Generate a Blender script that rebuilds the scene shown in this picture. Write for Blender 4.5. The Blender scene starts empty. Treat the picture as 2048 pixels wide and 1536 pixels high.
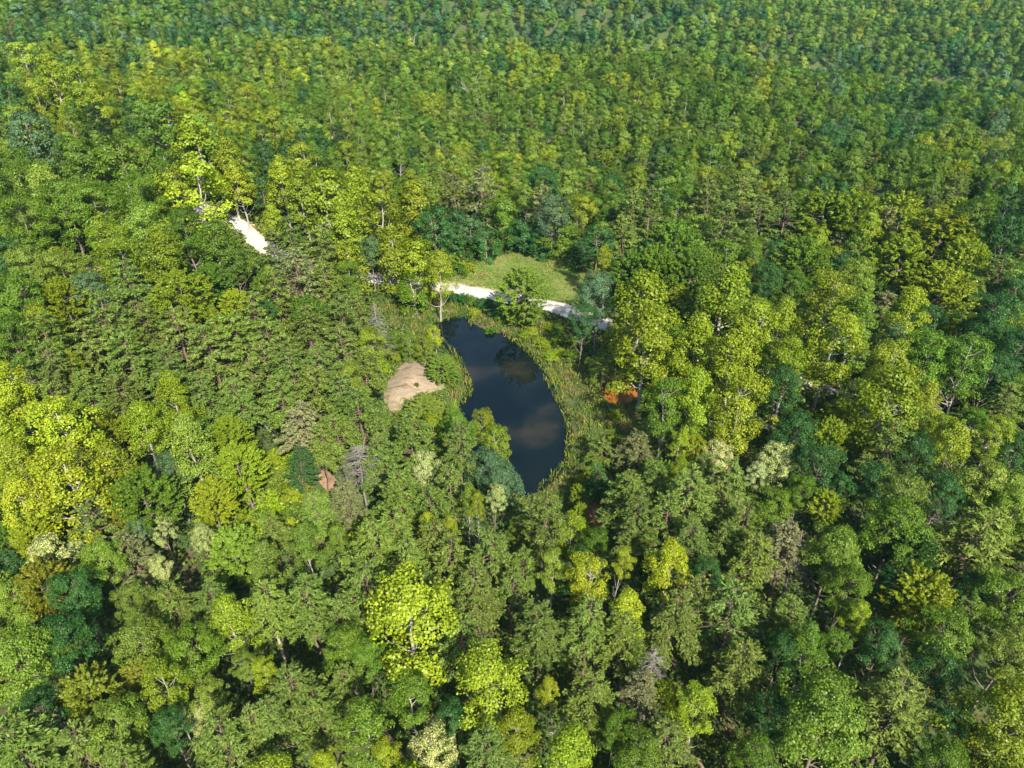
import bpy, math, random
import numpy as np
from mathutils import Vector, geometry as mgeo

rnd = random.Random(7)
R = np.random.default_rng(11)
scene = bpy.context.scene
col = scene.collection
rad = math.radians

# ------------------------------------------------------------------ camera, sky, sun, exposure
HAZE = 0.00005
CAM_H, PITCH, F_PX = 80.0, rad(33.7), 1420.0          # metres above the pond, degrees below level, focal length in 2048-wide pixels
cam_data = bpy.data.cameras.new("camera")
cam_data.sensor_width = 36.0
cam_data.lens = 36.0 * F_PX / 2048.0
cam_data.clip_start, cam_data.clip_end = 1.0, 8000.0
cam = bpy.data.objects.new("camera", cam_data)
cam.location = (0, 0, CAM_H)
cam.rotation_euler = (math.pi / 2 - PITCH, 0, 0)
col.objects.link(cam)
scene.camera = cam

SUN_EL, SUN_LEFT = rad(41), rad(21)                    # light travels away from the camera and to its left
world = bpy.data.worlds.new("World")
scene.world = world
world.use_nodes = True
wn = world.node_tree.nodes
sky = wn.new("ShaderNodeTexSky")
sky.sky_type = 'NISHITA'
sky.sun_disc = False
sky.sun_elevation = SUN_EL
sky.sun_rotation = math.pi - SUN_LEFT
world.node_tree.links.new(sky.outputs[0], wn["Background"].inputs[0])
wn["Background"].inputs[1].default_value = 0.11
sun_data = bpy.data.lights.new("sun", 'SUN')
sun_data.energy = 5.0
sun_data.angle = rad(0.53)
sun_data.color = (1.0, 0.93, 0.80)
sun = bpy.data.objects.new("sun", sun_data)
sun_dir = Vector((-math.sin(SUN_LEFT) * math.cos(SUN_EL), math.cos(SUN_LEFT) * math.cos(SUN_EL), -math.sin(SUN_EL)))
sun.rotation_euler = sun_dir.to_track_quat('-Z', 'Y').to_euler()
sun.location = (60, -60, 160)
col.objects.link(sun)
scene.view_settings.view_transform = 'Standard'
scene.view_settings.look = 'None'
scene.view_settings.gamma = 1.0
scene.view_settings.exposure = 1.2
scene.cycles.use_denoising = True
scene.cycles.max_bounces = 6
scene.cycles.diffuse_bounces = 3
scene.cycles.glossy_bounces = 2
scene.cycles.transmission_bounces = 3
scene.cycles.transparent_max_bounces = 4
scene.cycles.volume_bounces = 0

# ------------------------------------------------------------------ projection helpers (photo pixels -> places on the land)
CP, SP = math.cos(PITCH), math.sin(PITCH)


def ray(px, py):
    x, u = px - 1024.0, 768.0 - py
    v = np.array([x, F_PX * CP + u * SP, -F_PX * SP + u * CP])
    return v / np.linalg.norm(v)


def project(x, y, z):
    z = np.asarray(z) - CAM_H
    d = y * CP - z * SP
    u = y * SP + z * CP
    d = np.where(np.abs(d) < 1e-6, 1e-6, d)
    return 1024 + F_PX * x / d, 768 - F_PX * u / d, d


def flat(px, py, z=0.0):
    v = ray(px, py)
    t = (z - CAM_H) / v[2]
    return (v[0] * t, v[1] * t)


def poly_px(pts, z=0.0):
    return np.array([flat(a, b, z) for a, b in pts])


def smooth_poly(p, n=3, closed=True):
    p = np.asarray(p, float)
    for _ in range(n):                                   # corner cutting
        q = np.roll(p, -1, 0) if closed else p[1:]
        a = p if closed else p[:-1]
        r = np.empty((2 * len(a), 2))
        r[0::2] = a * .75 + q * .25
        r[1::2] = a * .25 + q * .75
        p = r if closed else np.vstack([p[:1], r, p[-1:]])
    return p


def seg_dist(x, y, p, closed=True):
    q = np.roll(p, -1, 0) if closed else p[1:]
    a = p if closed else p[:-1]
    best = np.full(np.shape(x), 1e9)
    for (ax, ay), (bx, by) in zip(a, q):
        dx, dy = bx - ax, by - ay
        L = dx * dx + dy * dy + 1e-12
        t = np.clip(((x - ax) * dx + (y - ay) * dy) / L, 0, 1)
        best = np.minimum(best, np.hypot(x - ax - t * dx, y - ay - t * dy))
    return best


def inside(x, y, p):
    x, y = np.asarray(x, float), np.asarray(y, float)
    c = np.zeros(x.shape, bool)
    q = np.roll(p, -1, 0)
    for (ax, ay), (bx, by) in zip(p, q):
        if ay == by:
            continue
        hit = ((ay > y) != (by > y)) & (x < (bx - ax) * (y - ay) / (by - ay) + ax)
        c ^= hit
    return c


def sdist(x, y, p):
    d = seg_dist(x, y, p)
    return np.where(inside(x, y, p), -d, d)


def wobble(x, y, s, seed=0):
    """cheap smooth noise, about -1..1"""
    r = np.random.default_rng(seed)
    out = 0
    for k in range(6):
        a, f, ph = r.uniform(0, 6.28), r.uniform(.6, 1.9) / s, r.uniform(0, 6.28)
        out = out + np.sin((x * math.cos(a) + y * math.sin(a)) * f * 2 * math.pi + ph)
    return out / 3.2


# ------------------------------------------------------------------ plan of the place
POND_PX = [(866, 645), (890, 638), (921, 632), (946, 636), (944, 650), (972, 662), (1005, 662), (1024, 676), (1052, 695), (1077, 721),
           (1094, 746), (1105, 772), (1122, 801), (1137, 831), (1143, 855), (1141, 899), (1128, 937), (1111, 960), (1080, 985),
           (1040, 990), (985, 960), (935, 910), (905, 860), (905, 815), (925, 800), (938, 784), (927, 742), (904, 708), (885, 690), (866, 665)]
POND = smooth_poly(poly_px(POND_PX), 2)
ORANGE = smooth_poly(poly_px([(1205, 745), (1238, 752), (1262, 770), (1285, 790), (1262, 806), (1228, 810), (1210, 802), (1196, 772)]), 2)
RUST = smooth_poly(poly_px([(1170, 988), (1185, 1000), (1198, 1012), (1212, 1040), (1208, 1066), (1180, 1052), (1166, 1030), (1164, 1003)]), 2)
MEADOW = smooth_poly(poly_px([(870, 566), (925, 536), (985, 516), (1040, 505), (1100, 510), (1155, 515), (1178, 545), (1165, 600), (1120, 608), (1000, 588), (940, 578)]), 2)
SAND = smooth_poly(poly_px([(809, 726), (827, 724), (854, 728), (860, 741), (880, 755), (894, 781), (885, 785), (849, 793), (834, 803), (806, 806),
                            (804, 822), (797, 852), (783, 830), (767, 814), (762, 786), (774, 768), (792, 748)]), 2)
BARE = smooth_poly(poly_px([(612, 912), (652, 926), (690, 975), (712, 1010), (700, 1025), (660, 985), (622, 940)], 2.0), 2)
MARSH_LEFT = smooth_poly(poly_px([(735, 615), (800, 592), (870, 588), (935, 612), (960, 640), (900, 690), (865, 690), (820, 665), (770, 650)]), 2)
MARSH_SHORE = smooth_poly(poly_px([(893, 690), (930, 720), (955, 770), (945, 800), (905, 822), (885, 795), (900, 760), (898, 720)]), 2)
MARSH_RIGHT = smooth_poly(poly_px([(930, 612), (985, 622), (1040, 640), (1090, 640), (1140, 690), (1180, 720), (1215, 800), (1262, 830), (1268, 870),
                                   (1220, 900), (1180, 960), (1165, 1010), (1110, 1010), (1060, 985), (1130, 925), (1135, 850), (1085, 750), (1030, 690), (960, 650)]), 2)
ROAD_PX = [(395, 415, 14), (440, 437, 12), (478, 456, 10), (505, 480, 9), (535, 503, 7), (562, 517, 6), (610, 532, 4.5), (670, 545, 3), (735, 556, 1.2), (770, 562, .6), (830, 570, .3), (878, 575, .2),
           (940, 584, .2), (1000, 596, .2), (1060, 605, .2), (1110, 615, .2), (1150, 629, .3), (1240, 656, .5), (1400, 702, .8), (1600, 758, 1), (1860, 832, 1), (1950, 860, 1), (2048, 915, 1), (2200, 1010, 1)]
ROAD = smooth_poly(np.array([flat(a, b, c) for a, b, c in ROAD_PX]), 3, closed=False)
ROAD_W = 2.55


def gauss(x, y, cx, cy, sx, sy, a, rot=0.0):
    c, s = math.cos(rot), math.sin(rot)
    u, v = (x - cx) * c + (y - cy) * s, -(x - cx) * s + (y - cy) * c
    return a * np.exp(-(u / sx) ** 2 - (v / sy) ** 2)


def height(x, y):
    x, y = np.asarray(x, float), np.asarray(y, float)
    h = gauss(x, y, -165, 225, 95, 85, 27)                     # hill with the bright crowns
    h = h + gauss(x, y, -110, 140, 45, 45, 9)
    h = h + gauss(x, y, 75, 348, 125, 62, 13)                  # rounded hill behind the clearing
    h = h - gauss(x, y, 110, 505, 185, 62, 44)                 # shaded valley beyond it
    h = h + gauss(x, y, 10, 690, 240, 85, 26)                  # steep wooded hillside
    h = h + gauss(x, y, -420, 560, 220, 150, 38)
    h = h + gauss(x, y, -130, 420, 90, 50, 9)
    h = h - gauss(x, y, -170, 330, 90, 35, 9)
    h = h - gauss(x, y, 330, 420, 150, 150, 22)                # land falling away on the right
    h = h + gauss(x, y, 215, 300, 60, 45, 7)
    h = h - gauss(x, y, 330, 700, 160, 160, 10)
    h = h + gauss(x, y, 0, 1150, 1600, 260, 70)                # far hills
    h = h - gauss(x, y, 95, 45, 55, 45, 7)                     # hollow below the camera's right
    h = h + gauss(x, y, 150, 120, 60, 60, 4)
    far = np.clip((np.hypot(x - 2, y - 120) - 62) / 80, 0, 1)
    far = far * far * (3 - 2 * far)
    h = h * np.clip(far + np.clip((-x - 25) / 30, 0, 1) * .9, 0, 1) + far * (4.2 * wobble(x, y, 150, 3) + 1.8 * wobble(x, y, 62, 4))
    d = sdist(x, y, POND)
    near = np.exp(-np.clip(d, 0, 99) / 14)
    h = h * (1 - near) + .45 * np.clip(d / 3, 0, 1) * (1 - .4 * near) + .18 * wobble(x, y, 11, 5) * np.clip(d / 8, 0, 1)
    h = np.where(d < 0, np.maximum(d * .35, -1.6), h)
    do = sdist(x, y, ORANGE)
    h = np.where(do < 2.5, np.minimum(h, .12 + np.clip(do, -2, 2.5) * .16), h)
    ds = sdist(x, y, SAND)
    return h + 1.3 * np.clip(-ds / 5, 0, 1) ** .8


def lines(lo, a, b, hi, fine, grow):
    s, v, left, right = fine, a, [], []
    while v > lo:
        s *= grow
        v -= s
        left.append(v)
    s, v = fine, b
    while v < hi:
        s *= grow
        v += s
        right.append(v)
    return np.array(left[::-1] + list(np.arange(a, b + .01, fine)) + right)


GX = lines(-2600, -75, 100, 2600, 1.25, 1.06)
GY = lines(-500, 70, 205, 3600, 1.25, 1.05)
XX, YY = np.meshgrid(GX, GY)
ZZ = height(XX, YY)


def hgrid(x, y):
    """height read from the land's own grid"""
    x, y = np.asarray(x, float), np.asarray(y, float)
    i = np.clip(np.searchsorted(GX, x) - 1, 0, len(GX) - 2)
    j = np.clip(np.searchsorted(GY, y) - 1, 0, len(GY) - 2)
    u = (x - GX[i]) / (GX[i + 1] - GX[i])
    v = (y - GY[j]) / (GY[j + 1] - GY[j])
    return (ZZ[j, i] * (1 - u) + ZZ[j, i + 1] * u) * (1 - v) + (ZZ[j + 1, i] * (1 - u) + ZZ[j + 1, i + 1] * u) * v


def hz(x, y):
    return float(hgrid(x, y))


def land(px, py, up=0.0):
    """where the sight line through a photo pixel meets the land raised by `up`"""
    v = ray(px, py)
    ts = np.geomspace(25, 2500, 400)
    P = v[None, :] * ts[:, None]
    g = hgrid(P[:, 0], P[:, 1]) + up - (P[:, 2] + CAM_H)
    k = np.argmax(g > 0) if (g > 0).any() else len(ts) - 1
    lo, hi = ts[max(k - 1, 0)], ts[k]
    for _ in range(18):
        m = (lo + hi) / 2
        if hz(v[0] * m, v[1] * m) + up > v[2] * m + CAM_H:
            hi = m
        else:
            lo = m
    return v[0] * hi, v[1] * hi, hi


# ------------------------------------------------------------------ mesh and object helpers
def link(o, parent=None):
    col.objects.link(o)
    if parent is not None:
        o.parent = parent
    return o


def tag(o, label=None, category=None, group=None, kind=None):
    for k, v in (("label", label), ("category", category), ("group", group), ("kind", kind)):
        if v:
            o[k] = v
    return o


def quad_mesh(name, V, mat, smooth=False):
    """V: N x 4 x 3 loose quads"""
    V = np.asarray(V, np.float32)
    n = len(V)
    me = bpy.data.meshes.new(name)
    me.vertices.add(4 * n)
    me.vertices.foreach_set("co", V.reshape(-1))
    me.loops.add(4 * n)
    me.loops.foreach_set("vertex_index", np.arange(4 * n, dtype=np.int32))
    me.polygons.add(n)
    me.polygons.foreach_set("loop_start", np.arange(0, 4 * n, 4, dtype=np.int32))
    me.update(calc_edges=True)
    me.materials.append(mat)
    return me


def indexed_mesh(name, V, F, mat, smooth=True):
    V = np.asarray(V, np.float32)
    F = np.asarray(F, np.int32)
    k = F.shape[1]
    me = bpy.data.meshes.new(name)
    me.vertices.add(len(V))
    me.vertices.foreach_set("co", V.reshape(-1))
    me.loops.add(F.size)
    me.loops.foreach_set("vertex_index", F.reshape(-1))
    me.polygons.add(len(F))
    me.polygons.foreach_set("loop_start", np.arange(0, F.size, k, dtype=np.int32))
    me.polygons.foreach_set("use_smooth", np.full(len(F), smooth))
    me.update(calc_edges=True)
    me.materials.append(mat)
    return me


class Tubes:
    def __init__(self):
        self.V, self.F, self.n = [], [], 0

    def add(self, pts, radii, sides=6):
        pts = np.asarray(pts, float)
        radii = np.asarray(radii, float)
        m = len(pts)
        t = np.gradient(pts, axis=0)
        t /= np.linalg.norm(t, axis=1, keepdims=True) + 1e-9
        ref = np.where(np.abs(t[:, 2:3]) > .9, np.array([[1., 0, 0]]), np.array([[0, 0, 1.]]))
        a = np.cross(t, ref)
        a /= np.linalg.norm(a, axis=1, keepdims=True) + 1e-9
        b = np.cross(t, a)
        ang = np.arange(sides) * 2 * math.pi / sides
        ring = pts[:, None, :] + radii[:, None, None] * (a[:, None, :] * np.cos(ang)[None, :, None] + b[:, None, :] * np.sin(ang)[None, :, None])
        self.V.append(ring.reshape(-1, 3))
        i = np.arange(m - 1)[:, None] * sides
        j = np.arange(sides)[None, :]
        k = (j + 1) % sides
        f = np.stack([i + j, i + k, i + sides + k, i + sides + j], -1).reshape(-1, 4) + self.n
        self.F.append(f)
        self.n += m * sides

    def build(self, name, mat):
        return indexed_mesh(name, np.vstack(self.V), np.vstack(self.F), mat)


def curve_pts(p0, p1, n=5, sag=0.0, jit=0.0, g=R):
    p0, p1 = np.asarray(p0, float), np.asarray(p1, float)
    t = np.linspace(0, 1, n)[:, None]
    P = p0 + (p1 - p0) * t
    P[:, 2] += sag * np.sin(t[:, 0] * math.pi)
    if jit:
        P[1:-1] += g.normal(0, jit, (n - 2, 3))
    return P


def unit(v):
    return v / (np.linalg.norm(v, axis=-1, keepdims=True) + 1e-9)


def leaf_quads(c, n, t, L, W, fold=.18):
    """rhombic leaf sprays: centres c, normals n, tip directions t (made perpendicular to n)"""
    t = unit(t - n * (t * n).sum(-1, keepdims=True))
    s = np.cross(n, t)
    L, W = L[:, None], W[:, None]
    a = c - t * L * .5
    b = c + s * W * .5 + n * W * fold + t * L * .08
    d = c + t * L * .5 - n * L * .10
    e = c - s * W * .5 + n * W * fold + t * L * .08
    return np.stack([a, b, d, e], 1)


# ------------------------------------------------------------------ materials
def new_mat(name):
    m = bpy.data.materials.new(name)
    m.use_nodes = True
    nt = m.node_tree
    return m, nt, nt.nodes, nt.links, nt.nodes["Principled BSDF"]


def ramp(nt, fac, stops):
    r = nt.nodes.new("ShaderNodeValToRGB")
    e = r.color_ramp.elements
    while len(e) < len(stops):
        e.new(.5)
    for el, (p, c) in zip(e, stops):
        el.position, el.color = p, (*c, 1)
    nt.links.new(fac, r.inputs[0])
    return r.outputs[0]


def noise(nt, scale, detail=4, rough=.55, coord="Object", w=None, stretch=None):
    tc = nt.nodes.new("ShaderNodeTexCoord")
    n = nt.nodes.new("ShaderNodeTexNoise")
    n.inputs["Scale"].default_value = scale
    n.inputs["Detail"].default_value = detail
    n.inputs["Roughness"].default_value = rough
    src = tc.outputs[coord]
    if stretch:
        mp = nt.nodes.new("ShaderNodeMapping")
        mp.inputs["Scale"].default_value = stretch[:3]
        if len(stretch) > 3:
            mp.inputs["Rotation"].default_value = (0, 0, stretch[3])
        nt.links.new(src, mp.inputs[0])
        src = mp.outputs[0]
    nt.links.new(src, n.inputs["Vector"])
    return n.outputs["Fac"]


def mixc(nt, fac, a, b, mode='MIX'):
    m = nt.nodes.new("ShaderNodeMix")
    m.data_type, m.blend_type = 'RGBA', mode
    for s, v in ((m.inputs[0], fac), (m.inputs[6], a), (m.inputs[7], b)):
        if hasattr(v, "is_linked"):
            nt.links.new(v, s)
        elif isinstance(v, (int, float)):
            s.default_value = v
        else:
            s.default_value = (*v, 1)
    return m.outputs[2]


def mathn(nt, op, a, b=None, clamp=False):
    m = nt.nodes.new("ShaderNodeMath")
    m.operation, m.use_clamp = op, clamp
    for s, v in ((m.inputs[0], a), (m.inputs[1], b)):
        if v is None:
            continue
        if hasattr(v, "is_linked"):
            nt.links.new(v, s)
        else:
            s.default_value = v
    return m.outputs[0]


def leaf_material(name, source, rough=.42, transl=.28, vary=.6, fresh=.3, spec=.22):
    """source: 'object' (the object's own colour), 'instance' (a point attribute) or a fixed colour"""
    m, nt, N, L, bs = new_mat(name)
    if source == 'object':
        base = N.new("ShaderNodeObjectInfo").outputs["Color"]
    elif source == 'instance':
        at = N.new("ShaderNodeAttribute")
        at.attribute_type, at.attribute_name = 'INSTANCER', "tint"
        base = at.outputs["Color"]
    else:
        rgb = N.new("ShaderNodeRGB")
        rgb.outputs[0].default_value = (*source, 1)
        base = rgb.outputs[0]
    isl = N.new("ShaderNodeNewGeometry").outputs["Random Per Island"]
    hsv = N.new("ShaderNodeHueSaturation")
    L.new(base, hsv.inputs["Color"])
    v = mathn(nt, 'MULTIPLY_ADD', isl, vary)
    v.node.inputs[2].default_value = 1 - vary * .5
    L.new(v, hsv.inputs["Value"])
    isl2 = mathn(nt, 'FRACT', mathn(nt, 'MULTIPLY', isl, 57.3))
    hh = mathn(nt, 'MULTIPLY_ADD', isl2, -.03)
    hh.node.inputs[2].default_value = .516
    L.new(hh, hsv.inputs["Hue"])
    nz = noise(nt, .55, 2, .5)
    tint = mixc(nt, mathn(nt, 'MULTIPLY', ramp_fac(nt, nz, .45, .7), fresh), hsv.outputs[0], (1.25, 1.12, .8), 'MULTIPLY')
    L.new(tint, bs.inputs["Base Color"])
    bs.inputs["Roughness"].default_value = rough
    bs.inputs["Specular IOR Level"].default_value = spec
    tr = N.new("ShaderNodeBsdfTranslucent")
    L.new(mixc(nt, 1.0, tint, (1.15, 1.25, .5), 'MULTIPLY'), tr.inputs[0])
    mx = N.new("ShaderNodeMixShader")
    mx.inputs[0].default_value = transl
    L.new(bs.outputs[0], mx.inputs[1])
    L.new(tr.outputs[0], mx.inputs[2])
    L.new(mx.outputs[0], N["Material Output"].inputs[0])
    return m


def ramp_fac(nt, fac, lo, hi):
    mr = nt.nodes.new("ShaderNodeMapRange")
    mr.inputs[1].default_value, mr.inputs[2].default_value = lo, hi
    nt.links.new(fac, mr.inputs[0])
    return mr.outputs[0]


def bark_material(name, a, b, scale=3.0):
    m, nt, N, L, bs = new_mat(name)
    n = noise(nt, scale, 5, .65, stretch=(1, 1, .25))
    L.new(ramp(nt, n, [(.3, a), (.7, b)]), bs.inputs["Base Color"])
    bs.inputs["Roughness"].default_value = .9
    return m


M_LEAF = leaf_material("foliage", 'object')
M_NEEDLE = leaf_material("needles", 'object', rough=.6, transl=.15, vary=.55, fresh=.25, spec=.25)
M_LEAF_FAR = leaf_material("foliage_far", 'instance', vary=.4)
M_BARK_PALE = bark_material("bark_pale", (.20, .18, .155), (.40, .37, .33))
M_BARK_DARK = bark_material("bark_dark", (.10, .08, .06), (.22, .18, .14))
M_BARK_PINE = bark_material("bark_pine", (.09, .058, .04), (.22, .15, .11))
M_DEAD = bark_material("dead_wood", (.13, .115, .10), (.27, .245, .215))
M_DEAD_PALE = bark_material("dead_wood_pale", (.26, .23, .20), (.46, .42, .37))
M_FAR = M_LEAF_FAR

# ------------------------------------------------------------------ tree shapes (unit trees about 20 m tall, crown about 9 m wide)
def billow_crown(g, H, Rc, base, profile, n_cl, cl_r, leaf, dens, lobes=5, lobe_amp=.2, up=.5, flat_z=.8, side=.25, jit=.50, hole_at=1.15):
    """crown of leaf clumps on an uneven envelope; returns quads and clump centres"""
    ph = g.uniform(0, 6.28, 4)
    k = np.arange(n_cl)
    z01 = np.clip((k + g.uniform(0, 1, n_cl)) / n_cl, 0, 1)
    z01 = z01 ** .85
    th = k * 2.39996 + g.normal(0, .35, n_cl)
    rr = profile(z01)
    lob = 1 + lobe_amp * np.sin(lobes * th + ph[0] + 3 * z01) + lobe_amp * .7 * np.sin(3 * th + ph[1] - 5 * z01)
    shell = np.where(g.uniform(0, 1, n_cl) < .22, g.uniform(.25, .65, n_cl), g.uniform(.78, 1.02, n_cl))
    r = Rc * rr * lob * shell
    C = np.stack([r * np.cos(th), r * np.sin(th), H * (base + (1 - base) * z01) - cl_r * .5], 1)
    C += g.normal(0, .30, C.shape)
    hole = np.sin(2 * th + ph[2] + 9 * z01) + np.sin(3 * th - ph[3] + 14 * z01 + 1) + g.normal(0, .45, n_cl)
    C = C[(hole < hole_at) | (z01 > .9)]
    quads = []
    for c in C:
        cr = cl_r * g.uniform(.55, 1.3)
        n = int(dens * cr * cr / (leaf * leaf))
        out = np.array([c[0], c[1], 0.0])
        out = out / (np.linalg.norm(out) + 1e-6)
        d = g.normal(0, 1, (n, 3)) + out * .55 + np.array([0, 0, .55])
        d = unit(d)
        rad_ = cr * (1.12 - .7 * g.uniform(0, 1, n) ** 1.7)[:, None]
        p = c + d * rad_ * np.array([1, 1, flat_z])
        nn = unit(d * .45 + out * side + np.array([0, 0, up]) + g.normal(0, jit, (n, 3)))
        t = unit(d * .6 + np.array([0, 0, -.5]) + g.normal(0, .6, (n, 3)))
        L = leaf * g.uniform(.7, 1.35, n)
        quads.append(leaf_quads(p, nn, t, L, L * g.uniform(.6, .9, n)))
    return np.concatenate(quads), C


def spray_crown(g, H, Rc, base, profile, n_sp, leaf, per, length=1.7):
    """crown of pointed leafy sprays that radiate outwards and upwards"""
    k = np.arange(n_sp)
    z01 = ((k + g.uniform(0, 1, n_sp)) / n_sp) ** .8
    th = k * 2.39996 + g.normal(0, .4, n_sp)
    ph = g.uniform(0, 6.28)
    r = Rc * profile(z01) * (1 + .15 * np.sin(4 * th + ph)) * np.where(g.uniform(0, 1, n_sp) < .3, g.uniform(.3, .7, n_sp), g.uniform(.75, .95, n_sp))
    C = np.stack([r * np.cos(th), r * np.sin(th), H * (base + (1 - base) * z01) - .8], 1)
    quads = []
    for c, zz in zip(C, z01):
        ax = unit(np.array([c[0], c[1], 0]) * (.9 / (Rc * .5)) + np.array([0, 0, .35 + .8 * zz]) + g.normal(0, .25, 3))
        s = g.uniform(0, 1, per)
        side = unit(np.cross(np.broadcast_to(ax, (per, 3)), g.normal(0, 1, (per, 3))))
        w = .55 * (1 - s) ** .7 + .05
        p = c + ax * (s[:, None] - .4) * length * g.uniform(.7, 1.3) + side * (w * g.uniform(.2, 1, per))[:, None]
        nn = unit(side * .35 + np.array([0, 0, .75]) + g.normal(0, .35, (per, 3)))
        t = unit(ax * .8 + side * .7 + np.array([0, 0, -.15]) + g.normal(0, .3, (per, 3)))
        L = leaf * g.uniform(.75, 1.4, per)
        quads.append(leaf_quads(p, nn, t, L, L * g.uniform(.42, .66, per)))
    return np.concatenate(quads), C


def wood(g, H, lean, C, base, r0, mat, name, n_limb=16, bare_top=False):
    tb = Tubes()
    zs = np.linspace(-.6, H * .9, 9)
    up_ = np.clip(zs / H, 0, 1) ** 1.4
    off = np.stack([lean[0] * up_, lean[1] * up_, zs], 1)
    off[1:-1, :2] += g.normal(0, .12, (7, 2))
    rr = r0 * (1 - np.clip(zs / H, 0, 1) * .86)
    rr[0] *= 1.5
    tb.add(off, rr, 7)
    if len(C):
        pick = g.permutation(len(C))[:n_limb]
        for c in C[pick]:
            zb = max(H * base * .75, min(c[2] - (np.hypot(c[0], c[1])) * g.uniform(.5, 1.0), H * .8))
            k = np.clip(zb / H, 0, 1)
            p0 = np.array([np.interp(zb, zs, off[:, 0]), np.interp(zb, zs, off[:, 1]), zb])
            P = curve_pts(p0, c, 5, -.12 * np.linalg.norm(c - p0), .10, g)
            tb.add(P, np.linspace(r0 * .42 * (1 - k * .6), .02, 5), 5)
    return tb.build(name, mat)


def pine(g, H, Rc, base, tuft, n_tw, whorl_gap=.8, sparse=1.0, droop=.25):
    """open pine: whorls of drooping branches with flat needle sprays; returns quads and the wood"""
    tb = Tubes()
    lean = g.normal(0, .5, 2)
    zs = np.linspace(-.5, H, 10)
    P = np.stack([lean[0] * (np.clip(zs, 0, H) / H) ** 1.5, lean[1] * (np.clip(zs, 0, H) / H) ** 1.5, zs], 1)
    P[1:-1, :2] += g.normal(0, .08, (8, 2))
    tb.add(P, .23 * (1 - np.clip(zs / H, 0, 1) * .9), 7)
    at = lambda z: np.array([np.interp(z, zs, P[:, 0]), np.interp(z, zs, P[:, 1]), z])
    quads = []
    z = H * base
    side_bias = g.uniform(0, 6.28)
    while z < H - .3:
        u = (z - H * base) / (H * (1 - base))
        env = Rc * ((1 - u) ** .75 * (.55 + .45 * min(1, u * 4 + .2)) + .10)
        nb = int(g.integers(4, 7))
        a0 = g.uniform(0, 6.28)
        for b in range(nb):
            if g.uniform() > .92 * sparse + .05:
                continue
            a = a0 + b * 6.283 / nb + g.normal(0, .25)
            Lb = env * g.uniform(.62, 1.15) * (1 + .15 * math.cos(a - side_bias))
            d = np.array([math.cos(a), math.sin(a), 0])
            p0 = at(z)
            n = 6
            s = np.linspace(0, 1, n)
            rise = (.32 * u + .02) * Lb
            pts = p0 + d * (Lb * s)[:, None] + np.array([0, 0, 1.0]) * (rise * s - droop * Lb * s ** 2.2 + .10 * Lb * s ** 6)[:, None]
            pts[1:-1] += g.normal(0, .06, (n - 2, 3))
            tb.add(pts, np.linspace(.055 * (1 - .5 * u), .012, n), 4)
            nt_ = max(4, int(n_tw * Lb / Rc))
            ts = np.concatenate([g.uniform(.25, 1, nt_) ** .8, [1.0]])
            for q in ts:
                o = np.array([np.interp(q, s, pts[:, i]) for i in range(3)])
                sg = g.choice([-1, 1])
                ang = a + sg * g.uniform(.35, 1.0) * (q < .99)
                lt = (.35 + .30 * Lb * (1.05 - q)) * g.uniform(.8, 1.3)
                dt = np.array([math.cos(ang), math.sin(ang), g.uniform(-.15, .25)])
                m = max(4, int(lt / (tuft * .28)))
                w = np.linspace(.1, 1, m)[:, None]
                c = o + dt * lt * w + g.normal(0, .07, (m, 3))
                c[:, 2] += .04 - .10 * w[:, 0] * lt
                t = unit(dt + g.normal(0, .45, (m, 3)) + np.array([0, 0, .18]))
                nn = unit(np.array([0, 0, 1.0]) + g.normal(0, .55, (m, 3)))
                L = tuft * g.uniform(.75, 1.35, m)
                quads.append(leaf_quads(c, nn, t, L, L * g.uniform(.24, .38, m), .1))
        z += whorl_gap * g.uniform(.7, 1.3)
    return np.concatenate(quads), tb, P, zs


def dead_sticks(g, tb, P, zs, z0, z1, Lb, n, r=.028, droop=.2, twigs=0):
    for _ in range(n):
        z = g.uniform(z0, z1)
        a = g.uniform(0, 6.28)
        L = Lb * g.uniform(.4, 1.1)
        p0 = np.array([np.interp(z, zs, P[:, 0]), np.interp(z, zs, P[:, 1]), z])
        s = np.linspace(0, 1, 4)
        d = np.array([math.cos(a), math.sin(a), 0])
        pts = p0 + d * (L * s)[:, None] + np.array([0, 0, 1.0]) * ((.25 * s - (droop + .15) * s ** 2) * L)[:, None]
        tb.add(pts, np.linspace(r, r * .3, 4), 4)
        for _t in range(twigs):
            q = g.uniform(.3, 1)
            o = np.array([np.interp(q, s, pts[:, i]) for i in range(3)])
            b = a + g.choice([-1, 1]) * g.uniform(.4, 1.1)
            e = o + np.array([math.cos(b), math.sin(b), g.uniform(-.5, .25)]) * L * g.uniform(.2, .45)
            tb.add(curve_pts(o, e, 3, .05), [r * .5, r * .4, r * .2], 3)


prof_cone = lambda z: np.clip((1 - z ** 1.5), 0, 1) ** .75 * np.clip((z + .08) / .24, 0, 1) ** .6 + .04
prof_dome = lambda z: np.sqrt(np.clip(1 - (np.clip(z - .30, 0, 1) / .72) ** 2, 0, 1)) * np.clip((z + .12) / .32, 0, 1) ** .55 + .03
prof_vase = lambda z: np.sqrt(np.clip(1 - (np.clip(z - .5, 0, 1) / .53) ** 2, 0, 1)) * (.42 + .58 * np.clip(z / .5, 0, 1)) + .03
PROTO = {}


def add_proto(key, crown_q, wood_me, H, W, mat):
    zz = crown_q[..., 2].reshape(-1)
    PROTO.setdefault(key, []).append((quad_mesh("crown", crown_q, mat), wood_me, H, W, float(np.percentile(zz, 1)), float(zz.max())))


def width_of(q):
    r = np.hypot(q[..., 0], q[..., 1]).reshape(-1)
    return 2 * float(np.percentile(r, 96))


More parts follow.
